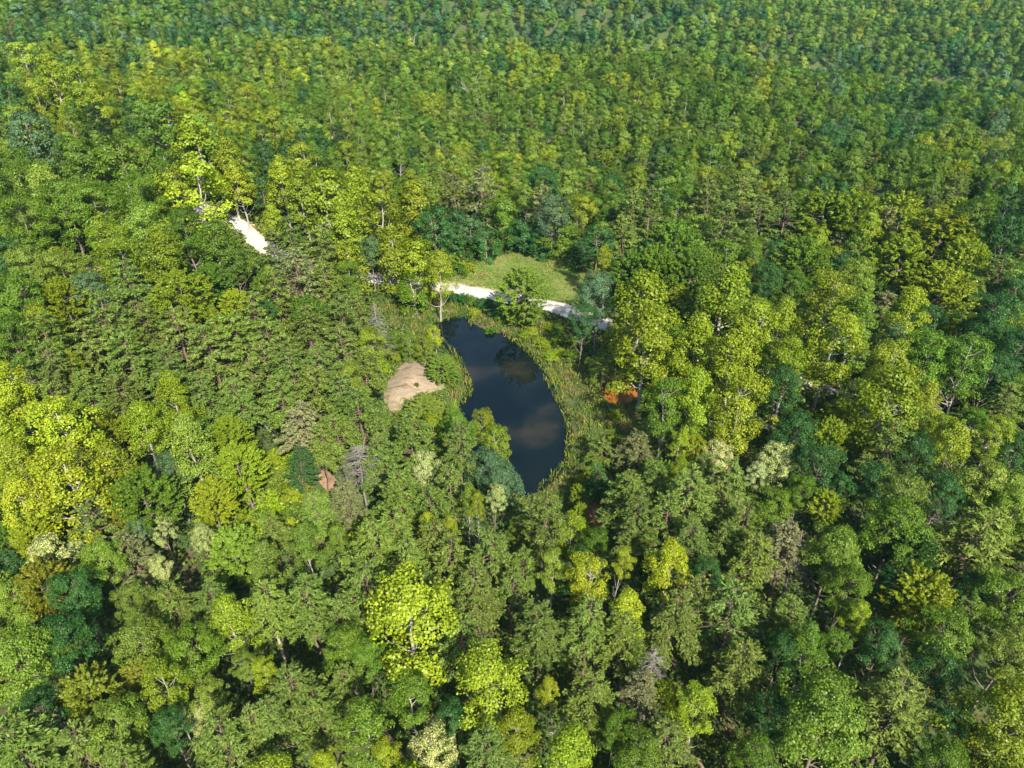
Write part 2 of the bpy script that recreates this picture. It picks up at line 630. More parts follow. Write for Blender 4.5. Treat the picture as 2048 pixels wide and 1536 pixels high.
for lod, leaf, tuft, ntw in (("near", .35, .50, 32), ("mid", .50, .64, 24), ("far", .85, 1.0, 11)):
    for i in range(5 if lod == "near" else 4 if lod == "mid" else 3):
        g = np.random.default_rng(100 + i)
        dens = 9.5 if lod != "far" else 10
        # poplar: tall egg or cone of billowing clumps, pale trunk
        H, Rc = 22.0, 4.6
        q, C = billow_crown(g, H, Rc, .30, hole_at=(1.15, 1.0, 1.15, .7, .95)[i], profile=(prof_cone, prof_dome, prof_cone, prof_vase, prof_cone)[i], n_cl=int((86, 90, 78, 84, 88)[i] * (1 if lod != "far" else .6)), cl_r=1.25 if lod != "far" else 1.8, leaf=leaf, dens=dens, lobes=5, lobe_amp=.16 + .04 * i, **dict(zip(("up", "flat_z", "side", "jit"), (.5, .8, .3, .48) if lod == 'near' else (.42, .8, .5, .36) if lod == 'mid' else (.35, .8, .8, .25))))
        add_proto(("Y", lod), q, wood(g, H, g.normal(0, .7, 2), C, .30, .33, M_BARK_PALE, "trunk", 20) if lod != "far" else None, H, width_of(q), M_LEAF)
        # oak: broad dome with deeper gaps, darker bark
        H, Rc = 19.0, 5.4
        q, C = billow_crown(g, H, Rc, .34, (prof_dome, prof_vase, prof_dome, prof_dome, prof_vase)[i], int(92 * (1 if lod != "far" else .6)), 1.3 if lod != "far" else 2.0, leaf * .94, dens, 4, .14 + .04 * i, *((.65, .62, .3, .45) if lod == 'near' else (.55, .65, .5, .35) if lod == 'mid' else (.45, .7, .8, .25)))
        add_proto(("O", lod), q, wood(g, H, g.normal(0, .5, 2), C, .30, .36, M_BARK_DARK, "trunk", 22) if lod != "far" else None, H, width_of(q), M_LEAF)
        # maple: radiating pointed sprays
        H, Rc = 18.0, 5.0
        q, C = spray_crown(g, H, Rc, .28, (prof_dome, prof_vase, prof_dome, prof_vase, prof_dome)[i], 250 if lod == "near" else 190 if lod == "mid" else 70, leaf * 1.1, 62 if lod == "near" else 40 if lod == "mid" else 22)
        add_proto(("F", lod), q, wood(g, H, g.normal(0, .4, 2), C, .2, .28, M_BARK_DARK, "trunk", 24) if lod != "far" else None, H, width_of(q), M_LEAF)
        # pine
        H = 18.0
        q, tb, P, zs = pine(g, H, 4.2, (.42, .36, .5, .44, .4)[i], tuft, ntw, (.75, .8, .85, .8, .7)[i] * (1 if lod != "far" else 1.3), (1, .95, .8, .9, 1)[i], (.28, .36, .22, .32, .4)[i])
        if lod != "far":
            dead_sticks(g, tb, P, zs, 3.5, H * .5, 2.4, 14, .03, .15, 1)
        add_proto(("P", lod), q, tb.build("trunk", M_BARK_PINE) if lod != "far" else None, H, width_of(q), M_NEEDLE)
# low shrubs: a few clumps near the ground
for i in range(4):
    g = np.random.default_rng(300 + i)
    q, C = billow_crown(g, 3.4, 1.9, .05, prof_dome, 22, .75, .30, 13, 3, .2, .6, .8) if i < 2 else spray_crown(g, 3.2, 1.7, .05, prof_dome, 46, .34, 40, 1.2)
    tb = Tubes()
    for c in C[::4]:
        tb.add(curve_pts((g.normal(0, .15), g.normal(0, .15), -.2), c, 4, .1, .04, g), [.04, .035, .025, .012], 5)
    add_proto(("S", "near"), q, tb.build("stem", M_BARK_DARK), 3.4, width_of(q), M_LEAF)
PROTO[("S", "mid")] = PROTO[("S", "near")]

# ------------------------------------------------------------------ colours of the crowns
TINT = {
    "yb": (.225, .285, .012), "yg": (.168, .224, .010), "lg": (.138, .205, .022), "mg": (.086, .155, .011), "dg": (.036, .100, .018),
    "bg": (.070, .135, .050), "ol": (.108, .158, .022), "gp": (.140, .160, .055), "cr": (.40, .43, .17), "oc": (.150, .170, .012),
}
WORDS = {"yb": "bright yellow", "yg": "yellow-green", "lg": "light green", "mg": "mid-green", "dg": "dark green", "bg": "greyish green",
         "ol": "olive", "gp": "grey-olive", "cr": "cream-blossomed", "oc": "ochre-tinged"}
KIND = {"Y": ("poplar_tree", "billowing poplar"), "O": ("oak_tree", "rounded oak"), "F": ("maple_tree", "feathery maple"),
        "P": ("pine_tree", "drooping pine"), "B": ("blossoming_tree", "blossoming tree"), "S": ("shrub", "leafy shrub")}
TALL = {"Y": 19.0, "O": 16.5, "F": 15.5, "P": 16.0, "B": 14.0, "S": 3.0}
DEEP = {"Y": 1.25, "O": .98, "F": 1.0, "P": 1.15, "B": 1.05, "S": .9}   # crown depth as a multiple of its width


def deep(kind, H, W):
    return min(DEEP[kind] * W + 1.0, H * (.97 if kind == "S" else .86))


def mid(kind, H, W):
    return H - .5 * deep(kind, H, W)

# trees read off the photograph: kind, colour, crown centre x, y, crown width (pixels of the 2048-wide photo), optional height in metres
HEROES = """
Y yb 52 125 80;Y yg 110 160 80;Y yg 160 180 70;Y yb 77 195 46;Y yg 200 208 60;O dg 25 205 70;O lg 36 242 60;O mg 283 237 60;P dg 195 237 52;P dg 265 262 36;O bg 70 285 110;O mg 160 330 100
O mg 250 340 150;O lg 100 388 120;O mg 133 420 110;O mg 282 395 90;O mg 30 350 100;Y mg 335 270 100;Y yg 400 300 120;Y yg 455 330 80;Y yg 480 360 60;Y yb 400 400 140;Y yb 350 385 70;O mg 45 445 110;O dg 20 520 90
O mg 190 425 110;Y yg 225 485 95;Y lg 295 470 95;Y yg 250 535 90;Y yg 330 512 100;O mg 370 460 80;Y mg 430 500 95;O mg 470 525 70;P ol 475 500 60;F yg 125 600 85;O bg 182 580 70;O mg 40 600 110;O mg 30 680 95;O lg 60 535 90;O lg 130 545 90
Y yg 90 655 70;P ol 265 590 110;P ol 230 650 120;P ol 300 655 100;P ol 260 722 110;P ol 90 695 110;P ol 115 750 110;P ol 180 690 90;Y yg 150 728 50;F yg 360 600 110;F yb 470 612 60;Y yg 430 635 42;P ol 370 690 120;P ol 430 712 120;P ol 340 752 100;P ol 485 690 110;F mg 420 570 80
Y yg 565 360 72;Y yg 607 328 62;Y yg 607 392 72;Y yg 545 440 50;P dg 525 385 42;Y yg 653 408 105;Y yg 714 408 95;Y yg 762 442 90;Y yg 830 422 95;Y lg 862 390 60;Y yg 827 372 50;Y yg 714 372 60;Y yg 690 455 90;P gp 915 392 72;P gp 960 382 80;O dg 870 455 80;O dg 915 452 62 11 10;O bg 940 465 62 10 9.5;Y mg 1006 432 74 16 14;O dg 972 486 66 9 8.6;O dg 905 484 56 9 8.6;O dg 1040 472 64 10 9.5
P ol 640 505 90;P ol 585 470 60;P ol 541 488 46 12;P gp 600 565 110;P ol 560 605 100;Y yg 698 540 92 16 14;Y yg 795 520 95 17 15.5;Y yg 838 540 90 16 15;Y yg 875 540 62;Y mg 830 584 80 10;O bg 740 500 50;P ol 650 575 80;P ol 720 625 60;P ol 680 640 80;P ol 620 665 100;P ol 560 695 100;P ol 690 700 90;P ol 640 745 100;P ol 590 755 100;P ol 725 740 80;P ol 535 740 90;O dg 530 625 50;P ol 500 640 80;F mg 615 625 60;Y lg 700 765 60
Y lg 818 690 42 7;Y yg 848 696 46 7;Y yb 872 672 30 9;F lg 884 735 66 5.5;O lg 860 705 40 6
F lg 1050 590 98 14.5 13.6;O bg 1197 592 92;Y yg 1213 522 46;O dg 1197 488 72;P dg 1165 505 52 9 8.6;O mg 1120 478 92 10 9.6;O dg 1078 482 64 9 8.6;P gp 1075 412 62;O bg 1105 428 72;P ol 1262 432 82;P ol 1250 478 70;F mg 1345 500 110;F mg 1310 545 100;F mg 1385 545 90;F mg 1270 545 80;P ol 1300 428 82;P ol 1443 458 82;P ol 1410 412 92;P ol 1482 412 100;P ol 1520 440 80
Y yg 1275 625 140;Y yg 1290 695 140;Y yg 1447 610 150;Y yg 1500 672 130;Y yg 1390 690 110;Y yg 1468 738 130;Y yg 1352 735 100 14;Y lg 1207 738 62 8;O dg 1525 560 70;F yg 1495 552 62;O dg 1165 640 60
F yg 1653 437 120;F yg 1705 430 90;Y yb 1732 458 60;F yg 1800 440 100;F yg 1880 480 150;F yg 1800 530 110;F yg 1920 530 100;F yg 1880 600 130;Y yb 1826 640 100;F mg 1605 540 120;O lg 1710 557 82;Y yg 1653 612 110;Y yg 1560 645 85;Y mg 1710 648 110;Y yg 1662 690 120;P bg 1778 692 72;O mg 1855 715 110;Y yg 1778 748 110;O dg 1990 645 110;O dg 2030 590 80;P ol 1990 572 92;Y mg 1935 732 90;P ol 1572 437 82;P gp 1774 452 60;O mg 1950 450 90;O dg 2015 470 80;O dg 2030 700 90;O dg 1985 745 80;Y yg 1580 730 90
Y yb 28 785 110;Y yb 137 873 130;Y yb 25 890 100;Y yb 140 985 150;Y yg 45 935 100;Y yb 48 1000 90;Y yg 345 798 85;Y yg 282 857 90;Y lg 385 893 112;Y yg 226 942 110;F yg 218 858 52;F mg 300 1000 120;O bg 343 938 70;O bg 283 1058 46;P ol 190 1045 110;P ol 113 812 80;P ol 185 785 85;P ol 250 795 90;B cr 327 1058 50;B cr 97 1118 90;B cr 327 1131 42;B cr 403 1072 42;B cr 150 1097 34;F oc 250 1043 46;F yg 73 1070 80;F mg 16 1080 60;F yg 468 872 82;F yg 485 930 90;F yg 420 1000 80;O lg 210 1125 80
P ol 633 795 110;P ol 690 815 100;P ol 722 838 100;P gp 593 855 90;P ol 681 875 82;P ol 560 800 90;P ol 919 890 82;P ol 822 880 100;P ol 798 995 110;P gp 700 1003 70;P dg 592 937 62;P ol 867 1012 90;P ol 790 1077 100;P ol 734 1112 130;P ol 877 1090 90;P ol 890 1130 110;P ol 984 1113 110;P ol 810 1125 90;P ol 907 970 72;P ol 480 800 80;P ol 410 790 80;P ol 760 920 80;P ol 640 890 70
Y lg 770 867 50 8;F lg 851 822 90 6;Y lg 905 828 42 8;Y yg 867 855 60 8;Y yg 966 850 50 11;Y yg 992 890 62 10;O bg 976 938 90 10;O bg 1005 968 80 9;B cr 847 930 56;B cr 988 995 42;Y lg 935 996 44;Y yb 855 1054 42;Y yb 887 1060 42;Y lg 621 1096 72;Y lg 685 1077 52;Y lg 536 1120 80;Y yg 952 1008 40
P ol 1298 875 92 9;P ol 1205 895 60 7;P gp 1275 905 80 9;P dg 1197 962 62 8;P ol 1262 996 100;P ol 1371 1004 120;P ol 1452 972 100;P ol 1280 1035 90;P ol 1339 1052 100;P ol 1258 1082 60;P ol 1085 1045 100;P ol 1045 1130 66;P ol 1387 1085 90;P ol 1440 1078 66;F yg 1157 988 36 5;F yg 1160 1024 34 5;Y yg 1140 1068 70 10;O mg 1190 1090 70 10;Y lg 1104 1138 62;Y yb 1184 1152 88;Y yb 1233 1120 44;Y yb 1336 1133 92;Y yb 1249 1222 82;Y yb 1355 875 46;F yg 1395 897 46;Y yg 1359 937 46;B cr 1432 915 60;B cr 1512 950 42;B cr 1472 1014 42;Y yg 1475 825 120;Y yg 1400 800 100;Y mg 1330 815 90;P ol 1310 960 70;P ol 1480 1050 90;P ol 1510 1110 90;O dg 1420 1140 70
Y yg 1762 822 155;Y yg 1848 800 70;O mg 1935 842 62;Y yg 1880 860 60;F yg 1657 873 72;P ol 1766 910 110;O dg 1742 965 80;B cr 1552 921 72;O mg 1600 980 62;O dg 1640 930 90;O dg 1834 917 90;O ol 1798 996 100;Y yg 1907 889 90;Y yb 1984 873 62;O lg 1976 980 110;O lg 2025 1015 100;P ol 1943 1085 150;O mg 1794 1060 120;F dg 1820 1100 90;O lg 1669 1105 110;P gp 1568 1100 92;B cr 1605 1000 36;F yg 1653 1012 60;O dg 1670 968 52;O dg 1590 870 90;O dg 1560 780 90;O dg 1880 980 80;O dg 2030 900 70
O lg 45 1322 140;O dg 133 1282 112;O dg 153 1190 100;O lg 270 1283 102;O mg 380 1298 105;O lg 250 1212 70;F oc 186 1382 110;F oc 282 1355 62;Y yg 335 1378 86;O lg 427 1388 72;O lg 242 1458 110;P ol 60 1510 160;P ol 161 1500 110;P ol 258 1520 90;B cr 407 1430 56;P ol 452 1500 140;P ol 500 1450 90;Y yg 464 1235 92;O lg 490 1328 52;F oc 80 1178 110;B cr 113 1197 56;O dg 90 1430 110;O dg 340 1450 80;O lg 30 1200 80
Y yb 823 1252 190;P ol 544 1206 110;P ol 613 1202 110;P ol 690 1235 92;P ol 726 1170 120;P ol 923 1287 112;P ol 600 1380 130;P ol 693 1368 80;P ol 650 1444 110;P ol 532 1460 100;P ol 960 1198 110;P ol 870 1185 90;O mg 685 1300 90;O mg 734 1318 80;Y mg 826 1405 90;Y yg 976 1378 150;Y mg 738 1460 110;Y yb 770 1513 62;B cr 863 1500 92;P ol 976 1510 120;Y yb 645 1525 62;Y yg 528 1347 52;O dg 910 1430 80
P ol 1080 1252 110;P ol 1173 1254 112;P ol 1185 1380 112;P ol 1254 1283 100;P ol 1339 1247 120;P ol 1399 1214 100;P ol 1460 1234 130;P ol 1472 1332 112;P gp 1282 1384 82;P ol 1339 1500 112;Y yb 1113 1380 46;Y yb 1399 1416 86;Y yg 1121 1505 112;O mg 1266 1497 100;Y yg 1040 1455 90;F yg 1331 1384 50;O mg 1230 1440 80;P ol 1020 1180 80
P lg 1570 1208 46 10;O mg 1690 1182 92;Y yb 1717 1238 56;F yg 1847 1198 122;Y mg 1621 1290 82;O mg 1672 1290 60;O mg 1887 1280 120;O lg 2020 1295 110;O mg 2008 1194 112;O lg 1657 1444 180;P ol 1794 1428 150;O yg 1992 1448 190;O dg 1867 1335 100;O dg 1560 1300 80;O dg 1760 1290 90;O dg 1540 1440 90;O dg 1900 1440 90;O mg 1500 1510 90;O dg 1780 1170 70;O dg 1950 1190 70;O mg 1880 1510 90
"""

# ------------------------------------------------------------------ the land
nx, ny = len(GX), len(GY)
gi = (np.arange(ny - 1)[:, None] * nx + np.arange(nx - 1)[None, :]).reshape(-1)
m_ground, nt, N, L, bs = new_mat("forest_floor")
n1, n2 = noise(nt, .12, 5, .6), noise(nt, 1.6, 4, .65)
litter = ramp(nt, n2, [(.3, (.045, .030, .016)), (.55, (.10, .068, .036)), (.75, (.15, .105, .06))])
green = ramp(nt, n2, [(.3, (.018, .040, .008)), (.7, (.07, .11, .015))])
L.new(mixc(nt, ramp_fac(nt, n1, .34, .5), litter, green), bs.inputs["Base Color"])
bs.inputs["Roughness"].default_value = .95
ground = link(bpy.data.objects.new("ground", indexed_mesh("ground", np.stack([XX, YY, ZZ], -1).reshape(-1, 3), np.stack([gi, gi + 1, gi + nx + 1, gi + nx], 1), m_ground)))
tag(ground, "rolling forest floor of leaf litter and low greenery", kind="structure")


def resample(p, step, closed=True):
    q = np.vstack([p, p[:1]]) if closed else p
    s = np.concatenate([[0], np.cumsum(np.hypot(*np.diff(q, axis=0).T))])
    n = max(8, int(s[-1] / step))
    t = np.linspace(0, s[-1], n, endpoint=not closed)
    return np.stack([np.interp(t, s, q[:, 0]), np.interp(t, s, q[:, 1])], 1)


def patch(name, poly, step, mat, dz=.05, level=None, edge=.06, jag=.0, label=None):
    b = resample(poly, step * .6)
    if jag:
        b = b + np.stack([wobble(b[:, 0], b[:, 1], 2.5, 31), wobble(b[:, 0], b[:, 1], 2.5, 32)], 1) * jag
    x0, y0 = b.min(0)
    x1, y1 = b.max(0)
    gx, gy = np.meshgrid(np.arange(x0, x1, step), np.arange(y0, y1, step))
    gx, gy = gx.ravel(), gy.ravel()
    ok = inside(gx, gy, b) & (seg_dist(gx, gy, b) > step * .4)
    pts = np.vstack([b, np.stack([gx[ok], gy[ok]], 1)])
    nb = len(b)
    vs, _e, fs, *_ = mgeo.delaunay_2d_cdt([Vector(p) for p in pts], [], [list(range(nb))], 1, 1e-4)
    V = np.array([(v.x, v.y) for v in vs])
    if level is None:
        z = height(V[:, 0], V[:, 1]) + dz
        z -= edge * np.exp(-seg_dist(V[:, 0], V[:, 1], b) / .5)
    else:
        z = np.full(len(V), level)
    me = indexed_mesh(name, np.column_stack([V, z]), np.array([list(f) for f in fs if len(f) == 3]), mat)
    o = link(bpy.data.objects.new(name, me))
    tag(o, label, kind="structure")
    return o


# water
def water_material(name, stops, scale, rough=.03, bump=.012, stretch=None):
    m, nt, N, L, bs = new_mat(name)
    c = ramp(nt, noise(nt, scale, 3, .5, stretch=stretch), stops)
    L.new(c, bs.inputs["Base Color"])
    bs.inputs["Roughness"].default_value = rough
    bs.inputs["IOR"].default_value = 1.333
    b = N.new("ShaderNodeBump")
    b.inputs["Strength"].default_value = bump
    b.inputs["Distance"].default_value = .05
    L.new(noise(nt, 1.2, 3, .6), b.inputs["Height"])
    L.new(b.outputs[0], bs.inputs["Normal"])
    return m


def grow(poly, d):
    c = poly.mean(0)
    v = poly - c
    return c + v * (1 + d / np.linalg.norm(v, axis=1, keepdims=True))


m_water = water_material("pond_water", [(.40, (.0015, .0045, .006)), (.55, (.004, .008, .008)), (.66, (.018, .017, .012)), (.8, (.032, .027, .018))], .075)
patch("water", grow(POND, 1.6), 3.0, m_water, level=0.0, label="dark still pond water with cloudy silt patches")
m_or = water_material("rusty_water", [(.35, (.14, .048, .008)), (.5, (.26, .092, .012)), (.7, (.32, .13, .022))], .5, .12)
patch("orange_water", ORANGE, 1.2, m_or, level=.10, label="shallow rust-orange pool between the marsh and the trees")

# road, sand, mud, meadow
m_road, nt, N, L, bs = new_mat("pale_gravel")
g1, g2 = noise(nt, .9, 5, .65), noise(nt, 14, 3, .6)
gr = ramp(nt, g1, [(.3, (.36, .32, .26)), (.5, (.50, .47, .42)), (.7, (.58, .56, .52))])
L.new(mixc(nt, .35, gr, ramp(nt, g2, [(.35, (.30, .28, .25)), (.65, (.85, .83, .80))]), 'MULTIPLY'), bs.inputs["Base Color"])
bs.inputs["Roughness"].default_value = .95
rl = resample(ROAD, 1.0, closed=False)
tn = unit(np.gradient(rl, axis=0))
nrm = np.stack([-tn[:, 1], tn[:, 0]], 1)
cols = np.array([-1.22, -1, -.6, -.2, .2, .6, 1, 1.22])
rv, rf = [], []
for j, cc in enumerate(cols):
    jag = .22 * wobble(rl[:, 0] + 9 * j, rl[:, 1], 4, 40 + j) * (abs(cc) >= 1)
    p = rl + nrm * (cc * ROAD_W + np.sign(cc) * jag)[:, None]
    rv.append(np.column_stack([p, height(p[:, 0], p[:, 1]) + (.10 - .06 * (abs(cc) == .6) if abs(cc) <= 1 else -.12)]))
rv = np.stack(rv, 1)
ii = (np.arange(len(rl) - 1)[:, None] * 8 + np.arange(7)[None, :]).reshape(-1)
road = link(bpy.data.objects.new("road", indexed_mesh("road", rv.reshape(-1, 3), np.stack([ii, ii + 8, ii + 9, ii + 1], 1), m_road)))
tag(road, "pale gravel track curving down the hill and past the pond", kind="structure")

m_sand, nt, N, L, bs = new_mat("packed_sand")
s1 = noise(nt, .33, 6, .62, stretch=(1, 2.4, 1, .5))
s2 = noise(nt, 2.6, 5, .7)
sc_ = ramp(nt, s1, [(.28, (.10, .072, .042)), (.40, (.20, .15, .09)), (.50, (.30, .225, .145)), (.60, (.21, .165, .112)), (.72, (.27, .21, .15)), (.8, (.13, .11, .085))])
L.new(mixc(nt, .45, sc_, ramp(nt, s2, [(.32, (.50, .47, .44)), (.5, (1, 1, 1)), (.72, (1.08, 1.04, 1.0))]), 'MULTIPLY'), bs.inputs["Base Color"])
bs.inputs["Roughness"].default_value = .95
bp = N.new("ShaderNodeBump")
bp.inputs["Strength"].default_value, bp.inputs["Distance"].default_value = .6, .25
L.new(noise(nt, 1.1, 6, .65), bp.inputs["Height"])
L.new(bp.outputs[0], bs.inputs["Normal"])
patch("sand_ground", SAND, .8, m_sand, .06, jag=.45, label="bare mound of packed tan sand on the pond shore")
m_bare, nt, N, L, bs = new_mat("bare_earth")
L.new(ramp(nt, noise(nt, 1.3, 6, .7), [(.3, (.16, .095, .05)), (.55, (.30, .19, .11)), (.75, (.38, .27, .17))]), bs.inputs["Base Color"])
bs.inputs["Roughness"].default_value = .95
patch("bare_ground", BARE, .8, m_bare, .06, jag=.5, label="strip of bare brown earth between the pines")
shoulder = np.vstack([rl[:95] + nrm[:95] * 5.4, (rl[:95] - nrm[:95] * 4.6)[::-1]])
m_should, nt, N, L, bs = new_mat("sandy_bank")
L.new(ramp(nt, noise(nt, .8, 6, .7), [(.3, (.17, .14, .05)), (.5, (.34, .27, .15)), (.75, (.44, .36, .22))]), bs.inputs["Base Color"])
bs.inputs["Roughness"].default_value = .95
patch("road_bank_ground", shoulder, 1.2, m_should, .03, jag=.5, label="sandy banks along the hillside track")
m_rust, nt, N, L, bs = new_mat("rusty_mud")
L.new(ramp(nt, noise(nt, .9, 6, .65), [(.3, (.10, .045, .018)), (.5, (.23, .095, .03)), (.7, (.30, .17, .08))]), bs.inputs["Base Color"])
bs.inputs["Roughness"].default_value = .7
patch("rusty_mud_ground", RUST, .8, m_rust, .06, jag=.4, label="hollow of wet rust-brown mud below the marsh")
m_meadow, nt, N, L, bs = new_mat("meadow_soil")
L.new(ramp(nt, noise(nt, .22, 5, .65), [(.35, (.07, .12, .015)), (.55, (.13, .16, .03)), (.7, (.26, .19, .08))]), bs.inputs["Base Color"])
bs.inputs["Roughness"].default_value = .95
patch("meadow_ground", MEADOW, 1.5, m_meadow, .04, jag=.6, label="open grassy clearing behind the gravel track")


# ------------------------------------------------------------------ grass, reeds, undergrowth (uncountable)
def scatter(poly, per_m2, g=R):
    x0, y0 = poly.min(0)
    x1, y1 = poly.max(0)
    n = int((x1 - x0) * (y1 - y0) * per_m2)
    x, y = g.uniform(x0, x1, n), g.uniform(y0, y1, n)
    k = inside(x, y, poly)
    return x[k], y[k]


def blades(x, y, h, w, g=R, lean=.3, sink=.05):
    n = len(x)
    z = height(x, y) - sink
    z = np.maximum(z, -.05)
    up = unit(np.column_stack([g.normal(0, lean, n), g.normal(0, lean, n), np.ones(n)]))
    a = g.uniform(0, 6.28, n)
    nn = np.column_stack([np.cos(a), np.sin(a), np.full(n, .35)])
    c = np.column_stack([x, y, z]) + up * (h * .5)[:, None]
    return leaf_quads(c, unit(nn), up, h, w, .1)


def patchy_leaf(name, stops, scale, transl=.25):
    m, nt, N, L, bs = new_mat(name)
    c = ramp(nt, noise(nt, scale, 4, .6), stops)
    isl = N.new("ShaderNodeNewGeometry").outputs["Random Per Island"]
    hs = N.new("ShaderNodeHueSaturation")
    L.new(c, hs.inputs["Color"])
    v = mathn(nt, 'MULTIPLY_ADD', isl, .8)
    v.node.inputs[2].default_value = .6
    L.new(v, hs.inputs["Value"])
    L.new(hs.outputs[0], bs.inputs["Base Color"])
    bs.inputs["Roughness"].default_value = .6
    bs.inputs["Specular IOR Level"].default_value = .3
    tr = N.new("ShaderNodeBsdfTranslucent")
    L.new(hs.outputs[0], tr.inputs[0])
    mx = N.new("ShaderNodeMixShader")
    mx.inputs[0].default_value = transl
    L.new(bs.outputs[0], mx.inputs[1])
    L.new(tr.outputs[0], mx.inputs[2])
    L.new(mx.outputs[0], N["Material Output"].inputs[0])
    return m


def road_free(x, y, d):
    return seg_dist(x, y, ROAD, False) > d


gq = []
x, y = scatter(MEADOW, 18)
k = road_free(x, y, ROAD_W + .1)
x, y = x[k], y[k]
tall = .35 + .35 * np.clip(wobble(x, y, 14, 50) + .3, 0, 1.2)
gq.append(blades(x, y, tall * R.uniform(.7, 1.4, len(x)), R.uniform(.05, .14, len(x)), lean=.45))
x, y = scatter(grow(SAND, 2.0), 22)
ds_ = sdist(x, y, SAND) + .9 * wobble(x, y, 3, 55) + R.normal(0, .35, len(x))
k = (ds_ > -.25) & (sdist(x, y, POND) > .2)
gq.append(blades(x[k], y[k], R.uniform(.25, .8, k.sum()), R.uniform(.06, .16, k.sum()), lean=.5))
m_grass = patchy_leaf("meadow_grass", [(.36, (.10, .19, .016)), (.52, (.16, .235, .026)), (.62, (.25, .25, .055)), (.76, (.36, .27, .11))], .16)
grass = link(bpy.data.objects.new("grass", quad_mesh("grass", np.concatenate(gq), m_grass)))
tag(grass, "tall green and straw-coloured grass of the clearing", kind="stuff")

rq = []
for poly, dens in ((MARSH_LEFT, 15), (MARSH_SHORE, 17), (MARSH_RIGHT, 13)):
    x, y = scatter(poly, dens)
    thin = wobble(x, y, 5, 61) + R.normal(0, .25, len(x))
    k = (sdist(x, y, POND) > -1.1) & (sdist(x, y, ORANGE) > .2) & (sdist(x, y, RUST) > .2) & road_free(x, y, ROAD_W + .3) & (thin > -.55)
    x, y = x[k], y[k]
    h = (1.0 + .5 * wobble(x, y, 7, 62)).clip(.45, 1.8) * R.uniform(.6, 1.35, len(x))
    rq.append(blades(x, y, h, R.uniform(.06, .17, len(x)), lean=.22))
    k = R.uniform(0, 1, len(x)) < .42                        # leafy weeds between the reeds
    c = np.column_stack([x[k], y[k], height(x[k], y[k]) + h[k] * R.uniform(.2, .7, k.sum())])
    rq.append(leaf_quads(c, unit(R.normal(0, .5, (k.sum(), 3)) + np.array([0, 0, 1.])), unit(R.normal(0, 1, (k.sum(), 3))), R.uniform(.2, .45, k.sum()), R.uniform(.12, .28, k.sum())))
m_reed = patchy_leaf("reed_blades", [(.32, (.060, .110, .012)), (.46, (.120, .165, .016)), (.56, (.190, .210, .022)), (.66, (.20, .16, .06)), (.76, (.33, .27, .17))], .30)
reeds = link(bpy.data.objects.new("marsh_grass", quad_mesh("marsh_grass", np.concatenate(rq), m_reed)))
tag(reeds, "reeds and marsh weeds ringing the pond", kind="stuff")

# understorey of saplings and brush between the trees
CLEAR = [POND, ORANGE, RUST, SAND, BARE, MEADOW, MARSH_LEFT, MARSH_SHORE, MARSH_RIGHT]


def clear_dist(x, y):
    d = np.full(np.shape(x), 1e9)
    for p in CLEAR:
        d = np.minimum(d, sdist(x, y, p))
    return np.minimum(d, seg_dist(x, y, ROAD, False) - np.where(np.asarray(x) > 24, .2, ROAD_W))


n = 420000
dd = np.sqrt(R.uniform(25 ** 2, 250 ** 2, n))
aa = R.uniform(-.80, .80, n)
x, y = dd * np.sin(aa), dd * np.cos(aa)
bump = wobble(x, y, 6, 71) + .6 * wobble(x, y, 2.5, 72)
cd = clear_dist(x, y)
k = (cd > .3) & (bump + R.normal(0, .3, n) > -1.1)
x, y, bump, cd = x[k], y[k], bump[k], cd[k]
top = (1.5 + 1.6 * bump).clip(.3, 4.5) * np.clip(cd / 5, .15, 1)
z = height(x, y) + top * R.uniform(.35, 1, len(x))
n = len(x)
sz = R.uniform(.35, .75, n) * np.clip(dd[k] / 130, .8, 1.5)
uq = leaf_quads(np.column_stack([x, y, z]), unit(R.normal(0, .45, (n, 3)) + np.array([0, 0, 1.])), unit(R.normal(0, 1, (n, 3))), sz, sz * R.uniform(.55, .9, n))
m_under = patchy_leaf("understorey_leaves", [(.34, (.030, .070, .010)), (.5, (.075, .125, .014)), (.64, (.155, .190, .018)), (.76, (.20, .22, .05))], .11)
under = link(bpy.data.objects.new("undergrowth", quad_mesh("undergrowth", uq, m_under)))
tag(under, "low brush and saplings between the trees", kind="stuff")

# ------------------------------------------------------------------ trees: places
m_bl, nt, N, L, bs = new_mat("blossom_foliage")
M_BLOSSOM = leaf_material("blossoms", 'object', rough=.6, transl=.2, vary=.3, fresh=0, spec=.2)
nt = M_BLOSSOM.node_tree
hs = next(n_ for n_ in nt.nodes if n_.type == 'HUE_SAT')
src = hs.inputs["Color"].links[0].from_socket
isl = next(n_ for n_ in nt.nodes if n_.type == 'NEW_GEOMETRY').outputs["Random Per Island"]
pick = mathn(nt, 'GREATER_THAN', mathn(nt, 'ADD', mathn(nt, 'FRACT', mathn(nt, 'MULTIPLY', isl, 31.7)), noise(nt, .35, 2, .5)), .92)
nt.links.new(mixc(nt, pick, (.15, .20, .03), src), hs.inputs["Color"])
bpy.data.materials.remove(m_bl)
for lod in ("near", "mid"):
    for cm, wm, H, W, z0, z1 in PROTO[("O", lod)][:3]:
        c2 = cm.copy()
        c2.materials[0] = M_BLOSSOM
        PROTO.setdefault(("B", lod), []).append((c2, wm, H, W, z0, z1))

trees = []


def add_tree(kind, tint, x, y, H, W, hero=False, V=None):
    z = hz(x, y)
    V = V or deep(kind, H, W)
    cx, cy, d = (float(v) for v in project(x, y, z + H - .5 * V))
    trees.append(dict(k=kind, t=tint, x=x, y=y, z=z, H=H, W=W, V=V, cx=cx, cy=cy, d=d, w=W * F_PX / d, hero=hero))


